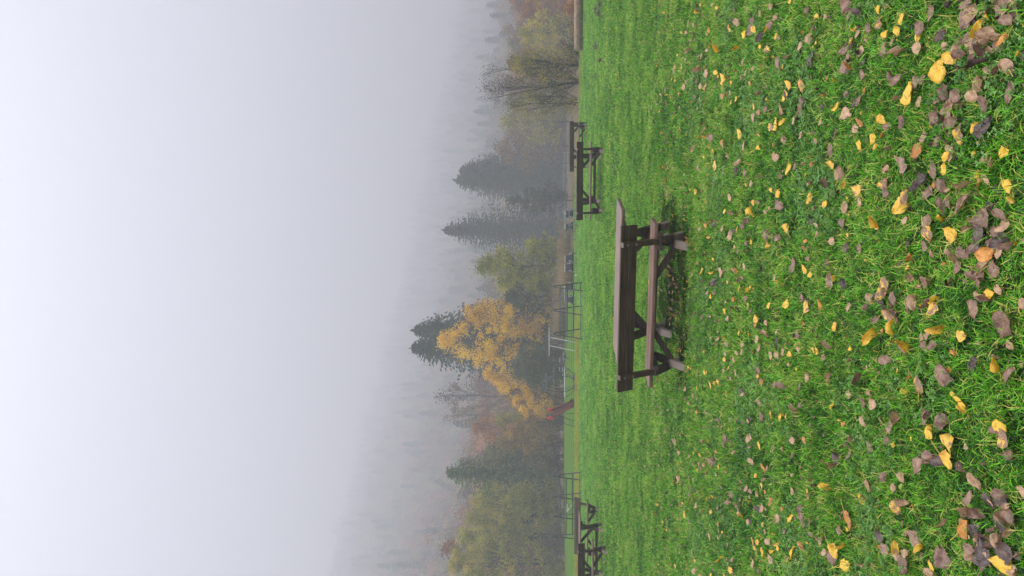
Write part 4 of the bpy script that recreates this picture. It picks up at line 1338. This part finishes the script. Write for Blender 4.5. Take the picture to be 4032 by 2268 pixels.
# positions read off the photograph: zoom x, zoom y, length, colour (lower case: curled on edge)
LEAVES = [
 (3232, 0, """675,110,110Y 880,180,100Y 835,300,110Y 410,290,110y 715,340,100Y 660,245,120S 545,270,110M 340,60,160B 335,150,110B 125,170,60T 20,160,40Y 440,120,120K
 1180,120,140M 1090,270,150M 1060,375,90Y 1060,480,120T 1290,365,120K 1620,110,190T 1560,40,120M 1775,145,100Y 1790,100,130M 1530,220,160M 1900,70,150B 1990,200,130M 1700,290,150y 1800,330,150T
 1920,400,110O 685,500,150M 825,530,120t 893,520,100t 280,500,130B 300,640,160B 355,640,100o 490,745,100M 1730,500,150b 1740,630,170k 1540,540,110M 1400,560,170Y 1310,740,200Y 1950,660,200T 820,740,110m
 870,790,120M 1120,790,100M 1030,830,110M 990,930,190Y 1060,1010,100T 860,1000,90t 325,955,80B 460,1000,120M 390,1040,80K 220,1080,100Y 320,1150,130T 1330,945,180B 1480,970,150M 1390,1080,190B 1440,1210,170M
 1690,860,170S 1735,1060,160M 1640,970,130T 1980,970,130M 1250,1190,120B 1640,1285,110Y 1750,1260,200K 1500,1390,140S 720,1210,110Y 730,1270,110B 900,1240,130B 440,1300,100T 465,1220,90O 210,1350,110B 705,1350,70o 600,1405,100Y 1110,1385,110T 30,1420,70T"""),
 (3232, 567, """462,30,110Y 610,30,60Y 1050,80,140O 1365,120,110Y 1345,240,110Y 890,200,190M 1200,250,170B 720,255,110T 165,210,110Y 155,50,120M 270,280,130T 105,375,110m 318,410,90y 440,460,150S 445,580,110T 690,400,150S 740,480,90M
 930,530,140S 870,640,180Y 1125,350,130K 1130,500,160M 1320,460,170M 1050,430,120K 1580,430,170t 1760,350,130T 1940,90,110Y 2000,440,130Y 1300,600,130B 1370,610,90M 1540,600,240B 1720,760,240M 1950,720,130M 1930,830,150T 1160,765,160M
 115,600,90Y 300,640,140T 265,800,130M 640,770,150y 940,760,80T 1300,740,110y 1395,895,160Y 1180,920,150S 1140,1020,100M 1680,950,220K 1900,980,180K 1780,1090,200O 1470,1120,140t 1570,1110,130M 440,1045,120M 340,1030,110K 185,970,110T
 20,820,70T 20,910,60T 995,1140,100o 1010,1330,150t 1130,1400,130B 1700,1390,120M 740,1420,140S 130,1200,110B 150,1370,160M 290,1390,120K 220,1350,80y"""),
 (3232, 1134, """725,20,170S 670,150,190K 790,260,170S 800,110,120M 550,90,110T 350,200,90T 50,160,110O 645,300,110B 830,395,140y 205,380,100Y 595,500,190y 1250,120,110y 1235,220,140S 1020,150,150T 1790,60,150Y 1630,230,170M 1960,380,230M
 1250,420,150y 1520,480,130S 955,550,170y 910,600,120B 1110,560,120M 1215,580,110M 15,630,70Y 90,700,90T 745,720,150M 1335,870,200B 1070,970,160S 1640,740,130K 150,560,110t 180,880,110t 480,920,130b 335,1070,130T 190,1185,100Y 500,1170,110B
 610,1160,110T 1500,1150,130Y 1525,1220,90y 490,1350,120T 790,1380,140M 1130,1310,140M 1270,1360,190B 1185,1420,90Y 870,1330,150t 1980,860,150M 1900,770,140y 1950,1400,120Y 1890,1430,100B"""),
 (3232, 1701, """1200,30,110Y 1360,90,190S 1180,270,160B 1080,350,150M 1270,300,140K 1370,300,180Y 1490,350,80K 1950,50,170S 1990,220,130B 575,145,100M 750,90,100B 390,75,110t 350,140,80K 350,230,100M 225,270,120K 190,330,110t 125,550,120y 465,680,170Y
 350,900,170O 725,450,120M 910,460,130T 810,560,100T 565,550,110T 870,555,70G 925,690,130t 870,770,120S 1025,750,70o 1660,500,150T 1610,655,130M 1630,800,150t 1510,960,180O 1350,940,110t 1650,1050,180K 1870,880,90M 1990,850,170M
 650,1040,150K 735,1180,120M 1010,1070,190M 1090,1170,100Y 850,1150,120y 860,1240,100T 940,1220,80T 920,1350,160M 1340,1250,180B 1200,1345,90Y 1600,1180,110M 1760,1200,270K 1930,1200,200K 1930,1330,190Y 1800,1300,120T 225,1210,130Y
 290,1170,110y 195,1280,140B 330,1345,150Y 95,1215,80T 45,1110,80T 265,990,90M 485,1335,80t 1190,1420,110T"""),
 (2632, 0, """370,50,50Y 345,120,60y 535,75,50Y 480,50,50T 1085,60,80T 985,140,60T 1280,15,50Y 1440,100,90M 1145,180,60T 700,210,60K 760,230,90T 905,200,90B 665,275,60O 885,310,110M 930,300,80Y 1000,370,150K 822,355,100Y 1095,245,90B
 1080,290,90y 1140,370,60Y 1055,500,90S 1470,390,130T 1385,470,80T 1265,585,90t 1500,580,130K 240,245,50T 295,250,50T 228,325,50T 170,325,40Y 430,340,50T 250,510,90t 435,505,50T 545,470,110y 755,485,80y 375,570,50T 360,660,45Y
 360,700,90t 440,750,90T 545,730,60Y 600,780,95Y 690,828,45Y 832,730,60T 1150,650,130M 1210,665,40Y 1280,840,100Y 1395,850,120O 1235,970,110Y 320,825,55B 368,870,70T 420,870,90S 210,880,70T 600,960,70S 670,930,45T 990,930,80t
 915,1065,60Y 1050,1090,90B 1185,1100,130S 1400,1010,90M 1380,1120,120B 915,1190,90T 1140,1240,120Y 1220,1215,90Y 1075,1280,90S 770,1340,100Y 485,1385,90B 600,1425,80O 415,1300,80T 1395,1360,70T 1215,1400,90T 75,805,40Y 95,715,60T"""),
 (2632, 567, """310,45,70t 600,10,80T 820,15,80T 970,40,60Y 1115,15,50O 340,235,60T 525,220,110S 650,120,45T 770,190,100T 740,265,90K 820,300,80M 1135,110,70O 1165,130,90T 1265,260,110Y 1340,215,80B 1515,195,70O 1190,320,110M 970,330,70t
 885,410,80T 320,485,55Y 1165,505,100Y 670,550,90T 1465,550,120Y 915,585,75Y 850,675,90Y 915,690,110y 790,670,80M 1200,620,120M 1040,680,60T 612,680,60Y 685,760,60K 430,820,60O 505,810,90K 590,850,70T 790,820,100B 860,780,80B
 680,910,130T 1235,850,130Y 1180,940,100M 1060,900,110B 1030,900,80M 1060,1010,80O 840,990,50M 885,975,60Y 1455,1150,85M 1315,1210,140M 380,1285,75Y 485,1290,60y 570,1300,100T 725,1265,75O 820,1230,80T 1440,1250,90Y 1480,1315,80Y 510,1400,100K 885,1440,40Y"""),
 (2632, 1134, """510,30,80B 480,80,60Y 440,50,50T 880,30,80y 830,100,70B 848,182,65Y 1075,170,70Y 1240,150,110Y 1440,180,130S 1395,90,90M 630,240,55Y 655,300,70T 945,320,90Y 1045,360,80T 1040,460,90t 285,390,50B 765,445,50Y 1350,475,110M
 1140,530,100K 955,520,80T 975,600,80T 800,570,70T 795,640,60T 745,650,60T 1290,670,70Y 1360,620,80T 1225,635,80T 1090,685,80T 1150,680,90T 1527,630,90Y 640,570,70T 610,710,70Y 420,855,45Y 550,945,70Y 480,985,70S 265,810,60O
 725,850,60T 980,830,80M 970,880,50Y 950,910,80B 990,950,80O 1130,970,80M 1230,990,100M 1450,895,90T 1385,985,90M 215,1020,60T 240,1165,55T 300,1090,60T 805,1070,60T 435,1255,55T 965,1155,80M 990,1305,100M 1105,1285,100Y
 1180,1290,110Y 1345,1220,110t 860,1340,60T 555,1330,50B 670,1335,50B 600,1400,80T"""),
 (2632, 1701, """630,60,110B 600,135,90B 115,105,65T 880,60,110T 980,150,90Y 1100,160,70B 1205,165,60T 1325,90,90T 1440,90,80O 365,225,70Y 405,325,80T 470,300,90T 505,285,90K 550,345,40Y 880,290,85T 1025,365,75O 1300,240,60B 155,215,45T 150,470,60T
 550,920,60O 840,560,70T 940,630,85S 695,640,70M 640,700,90M 755,755,100M 805,845,100y 960,775,90K 1010,780,100T 1085,710,80O 545,770,60M 330,745,60T 205,815,60Y 870,900,70T 1165,880,90T 1290,860,100Y 1385,770,110M 1410,900,130M
 1500,920,90B 1310,600,90T 1225,1000,65B 1480,1030,90M 1040,1010,55T 1055,1100,80T 940,1125,120S 1020,1215,120Y 1090,1290,100T 1310,1205,140Y 1390,1140,100O 900,1320,80T 695,1395,75Y 105,1355,40Y 320,1395,60T 295,595,60K 455,685,40B 1200,780,50O 470,1060,70T"""),
]
leaves = []
for ox, oy, txt in LEAVES:
    for tok in txt.split():
        a, b, c = tok.split(',')
        key = c[-1]; size = float(c[:-1])
        leaves.append([ox + float(a) * 0.3914, oy + float(b) * 0.3914, size * 0.3914, key.upper(), key.islower()])
leaves.sort(key=lambda r: -r[2])
INDIV = 288
COLWORD = {'Y': 'bright yellow', 'S': 'yellow and brown blotched', 'M': 'mauve-grey', 'B': 'reddish brown', 'K': 'dark brown', 'T': 'pale tan', 'O': 'orange', 'G': 'yellow-green'}


def zone(v, yp):
    near = 'by the photo right edge' if v > 3720 else 'in the near grass' if v > 3420 else 'in the middle foreground' if v > 3120 else 'toward the large bench'
    row = 'top' if yp < 453 else 'upper' if yp < 907 else 'centre' if yp < 1361 else 'lower' if yp < 1814 else 'bottom'
    return near, row


def leaf_matrix(v, yp, size, lowz):
    x, y, z, dist = ground_at(v, yp)
    L = min(0.100, max(0.035, size / F * dist * 0.97))
    return x, y, z, L


def leaf_pose(curl, L):
    yaw = rng.uniform(0, 2 * PI)
    tl = rng.uniform(0.9, 1.35) if curl else abs(rng.normal(0, 0.30)) + 0.05
    ta = rng.uniform(0, 2 * PI) if curl else rng.normal(-PI / 2, 1.1)   # tilt mostly turned to the open lawn side
    ax = Vector((math.cos(ta + PI / 2), math.sin(ta + PI / 2), 0))
    R = Matrix.Rotation(tl, 3, ax) @ Matrix.Rotation(yaw, 3, 'Z')
    lift = 0.020 + L * 0.30 * math.sin(min(tl, 1.4)) + (0.012 if not curl else 0.006) + rng.uniform(0, 0.014)
    return R, lift


named = []
SP, SR, SS, SI = [], [], [], []
stuff_keys = list(LEAFCOL)
for i, (v, yp, size, key, curl) in enumerate(leaves):
    x, y, z, L = leaf_matrix(v, yp, size, 0)
    var = int(rng.choice([6, 7] if curl else [0, 1, 2, 3, 4, 5]))
    R, lift = leaf_pose(curl, L)
    dist_ = (v - HOR)
    lift += 0.016 * (1 - float(sstep(500, 1200, dist_)))        # farther leaves lie on top of the shorter turf
    if i < INDIV:
        o = bpy.data.objects.new('fallen_leaf', LMESH[key, var]); COL.objects.link(o)
        o.matrix_world = Matrix.Translation((x, y, z + lift)) @ R.to_4x4() @ Matrix.Scale(L, 4)
        if rng.uniform() < (0.7 if key in 'YSO' else 0.4):
            s = bpy.data.objects.new('stalk', SMESH['stalk' if key in 'YSOT' else 'stalk_brown', var]); COL.objects.link(s); s.parent = o
        tag(o, None, 'leaf', 'fallen leaves scattered over the lawn')
        named.append((o, v, yp, size, key, KINDS[var]))
    else:
        SP.append((x, y, z + lift)); SR.append(tuple(R.to_euler())); SS.append((L, L, L)); SI.append(stuff_keys.index(key) * 8 + var)

# every leaf gets a label of its own: look, then neighbourhood, then order among the few that are still alike
bucket = {}
for rec in named:
    o, v, yp, size, key, kd = rec
    near, row = zone(v, yp)
    sw = 'large ' if size > 58 else 'small ' if size < 38 else ''
    pos = {'top': 'near its top', 'upper': 'above its middle', 'centre': 'at its middle', 'lower': 'below its middle', 'bottom': 'near its bottom'}[row]
    pos = pos.replace('its', 'photo') if 'photo' not in near else pos
    lb = '%s%s %s leaf %s %s' % (sw, COLWORD[key], kd, near, pos)
    bucket.setdefault(lb, []).append(rec)
ORD = ['topmost', 'second highest', 'third highest', 'fourth highest', 'fifth highest', 'sixth highest', 'seventh highest']
for lb, rs in bucket.items():
    if len(rs) == 1:
        rs[0][0]['label'] = lb; continue
    rs.sort(key=lambda r: r[2])
    for k, r in enumerate(rs):
        w = ('upper' if k == 0 else 'lower') if len(rs) == 2 else (ORD[k] if k < len(rs) - 1 else 'lowest')
        r[0]['label'] = w + ' ' + lb

# small and far leaves, nobody could count them
for (y0, y1, dens, s0, s1) in ((1.8, 3.4, 42, 0.015, 0.045), (3.4, 5.0, 26, 0.015, 0.042), (5.0, 11.5, 17.0, 0.02, 0.052), (10.5, 20, 0.9, 0.03, 0.06), (20, 42, 0.25, 0.04, 0.09)):
    xs, ys = band_points(y0, y1, dens)
    for x, y in zip(xs, ys):
        if y > edge_y(x): continue
        L = rng.uniform(s0, s1)
        key = rng.choice(list('TTTTTMBBKKYYYOS')) if y < 12 else rng.choice(list('TTBKKK'))
        R, lift = leaf_pose(rng.uniform() < 0.3, L)
        SP.append((x, y, tz(x, y) + (lift * 0.8 if y < 4.5 else lift + 0.014 if y < 12 else lift * 1.4))); SR.append(tuple(R.to_euler())); SS.append((L, L, L)); SI.append(stuff_keys.index(key) * 8 + int(rng.integers(0, 8)))
for (v_, y_, a_, b_, n_) in ((2352, 38, 5, 16, 30), (2367, 45, 4, 28, 40), (2352, 180, 4, 14, 26), (2350, 300, 4, 10, 16), (2375, 235, 4, 10, 14), (2372, 10, 4, 10, 12), (2660, 1090, 26, 60, 26), (2650, 1250, 26, 60, 20),  # last two: brown leaves under the nearest bench, also deepening its put-in shade
                              (3900, 120, 90, 140, 46), (3860, 980, 80, 130, 40), (3800, 470, 70, 110, 30), (3940, 2120, 70, 90, 36), (3560, 1210, 60, 50, 18), (3360, 240, 50, 90, 18)):
    for _ in range(n_ if v_ < 3000 else int(n_ * 0.62)):
        kk = 0.6 if v_ < 3000 else 0.95
        v, yp = v_ + rng.normal(0, a_ * kk), y_ + rng.normal(0, b_ * kk)
        if v < 2290: continue
        x, y, z, dist = ground_at(v, yp)
        L = rng.uniform(0.03, 0.07) if dist < 20 else rng.uniform(0.05, 0.10)
        key = rng.choice(list('KBBMTT')) if dist < 20 else 'K'
        R, lift = leaf_pose(rng.uniform() < 0.3, L)
        SP.append((x, y, z + lift * (0.75 if dist < 20 else 1.5))); SR.append(tuple(R.to_euler())); SS.append((L, L, L)); SI.append(stuff_keys.index(key) * 8 + int(rng.integers(0, 8)))
lp = []
for ki, key in enumerate(stuff_keys):
    for i in range(8):
        lp.append(bpy.data.objects.new('leaf_%03d' % (ki * 8 + i), LMESH[key, i]))
gn_scatter('leaf_litter', SP, SR, SS, SI, lp, 'small scattered dead leaves and scraps all over the lawn', 'leaf litter')

# single leaves lying on the bench and the table
def leaf_on(par, lx, ly, lz, key, var, L, label):
    m = Matrix.Translation(par.location) @ Matrix.Rotation(par.rotation_euler.z, 4, 'Z')
    p = m @ Vector((lx, ly, lz))
    o = bpy.data.objects.new('fallen_leaf', LMESH[key, var]); COL.objects.link(o)
    o.matrix_world = Matrix.Translation(p) @ Euler((0, 0, rng.uniform(0, 6.28))).to_matrix().to_4x4() @ Matrix.Scale(L, 4)
    tag(o, label, 'leaf', 'leaves lying on the nearest furniture')
leaf_on(near_bench, 0.86, -0.02, 0.432, 'O', 0, 0.07, 'orange leaf lying on the right end of the nearest bench seat')
leaf_on(near_bench, 0.25, 0.12, 0.431, 'Y', 1, 0.045, 'small yellow leaf on the middle of the nearest bench seat')
leaf_on(near_table, -0.30, -0.25, 0.749, 'O', 2, 0.06, 'orange leaf lying on the nearest planked tabletop')

# ------------------------------------------------------------------ mist: one closed even volume round everything
hz, nt, out = new_mat('mist')
pv = nt.nodes.new('ShaderNodeVolumePrincipled')
HAZE = 0.0033
pv.inputs['Color'].default_value = (0.60, 0.612, 0.665, 1)
pv.inputs['Density'].default_value = HAZE
pv.inputs['Anisotropy'].default_value = 0.0
nt.links.new(pv.outputs[0], out.inputs['Volume'])
b = MB()
x0, x1, y0, y1, z0, z1 = -820, 820, -60, 1320, -8, 440
b.add([(x0, y0, z0), (x1, y0, z0), (x1, y1, z0), (x0, y1, z0), (x0, y0, z1), (x1, y0, z1), (x1, y1, z1), (x0, y1, z1)],
      [(3, 2, 1, 0), (4, 5, 6, 7), (0, 1, 5, 4), (1, 2, 6, 5), (2, 3, 7, 6), (3, 0, 4, 7)])
tag(b.build('haze', hz), 'pale morning mist filling the valley', 'mist', kind='stuff')

# ------------------------------------------------------------------ sky, sun, camera
EL, AZ = A(72), A(6)          # sun behind the cloud, ahead of the camera
w = bpy.data.worlds.new('World'); SC.world = w
w.use_nodes = True
nt = w.node_tree
for nn in list(nt.nodes): nt.nodes.remove(nn)
wo = nt.nodes.new('ShaderNodeOutputWorld'); bg = nt.nodes.new('ShaderNodeBackground')
sky = nt.nodes.new('ShaderNodeTexSky'); sky.sky_type = 'NISHITA'; sky.sun_disc = False
sky.sun_elevation = EL; sky.sun_rotation = AZ; sky.dust_density = 6.0; sky.air_density = 1.0; sky.ozone_density = 1.0
hs = nt.nodes.new('ShaderNodeHueSaturation'); hs.inputs['Saturation'].default_value = 0.35
nt.links.new(sky.outputs[0], hs.inputs['Color'])
# even cloud deck: three times brighter overhead than at the horizon
tc = nt.nodes.new('ShaderNodeTexCoord'); sep = nt.nodes.new('ShaderNodeSeparateXYZ')
nt.links.new(tc.outputs['Generated'], sep.inputs[0])
deck = mathn(nt, 'ADD', mathn(nt, 'MULTIPLY', mathn(nt, 'POWER', mathn(nt, 'MAXIMUM', sep.outputs[2], 0.0), 2.6), 5.2), 2.45)
vm = nt.nodes.new('ShaderNodeVectorMath'); vm.operation = 'SCALE'; vm.inputs[0].default_value = (0.955, 0.97, 1.075)
nt.links.new(deck, vm.inputs['Scale'])
nt.links.new(mix(nt, 0.88, hs.outputs[0], vm.outputs[0]), bg.inputs['Color'])
bg.inputs['Strength'].default_value = 0.15
nt.links.new(bg.outputs[0], wo.inputs['Surface'])

sl = bpy.data.lights.new('sun', 'SUN'); sl.energy = 3.6; sl.angle = A(16); sl.color = (1.0, 0.97, 0.93)
so = bpy.data.objects.new('sun', sl); COL.objects.link(so)
d = Vector((math.sin(AZ) * math.cos(EL), math.cos(AZ) * math.cos(EL), math.sin(EL)))
so.rotation_euler = (-d).to_track_quat('-Z', 'Y').to_euler()
so.location = (0, 0, 60)

cam = bpy.data.cameras.new('camera'); co = bpy.data.objects.new('camera', cam); COL.objects.link(co)
cam.sensor_fit = 'HORIZONTAL'; cam.sensor_width = 36.0; cam.lens = 36.0 * F / 4032.0
cam.clip_start = 0.05; cam.clip_end = 4000
mat = Matrix((DOWN, RIGHT, -FWD)).transposed().to_4x4()     # picture right = down, picture up = right
mat.translation = (0, 0, CAMH)
co.matrix_world = mat
SC.camera = co

SC.view_settings.view_transform = 'Standard'; SC.view_settings.look = 'None'
SC.view_settings.exposure = 1.85; SC.view_settings.gamma = 1.0
SC.render.engine = 'CYCLES'
SC.cycles.use_denoising = True
SC.cycles.max_bounces = 8; SC.cycles.diffuse_bounces = 3; SC.cycles.transmission_bounces = 3
SC.cycles.volume_bounces = 2
SC.cycles.use_adaptive_sampling = True
SC.cycles.adaptive_threshold = 0.015
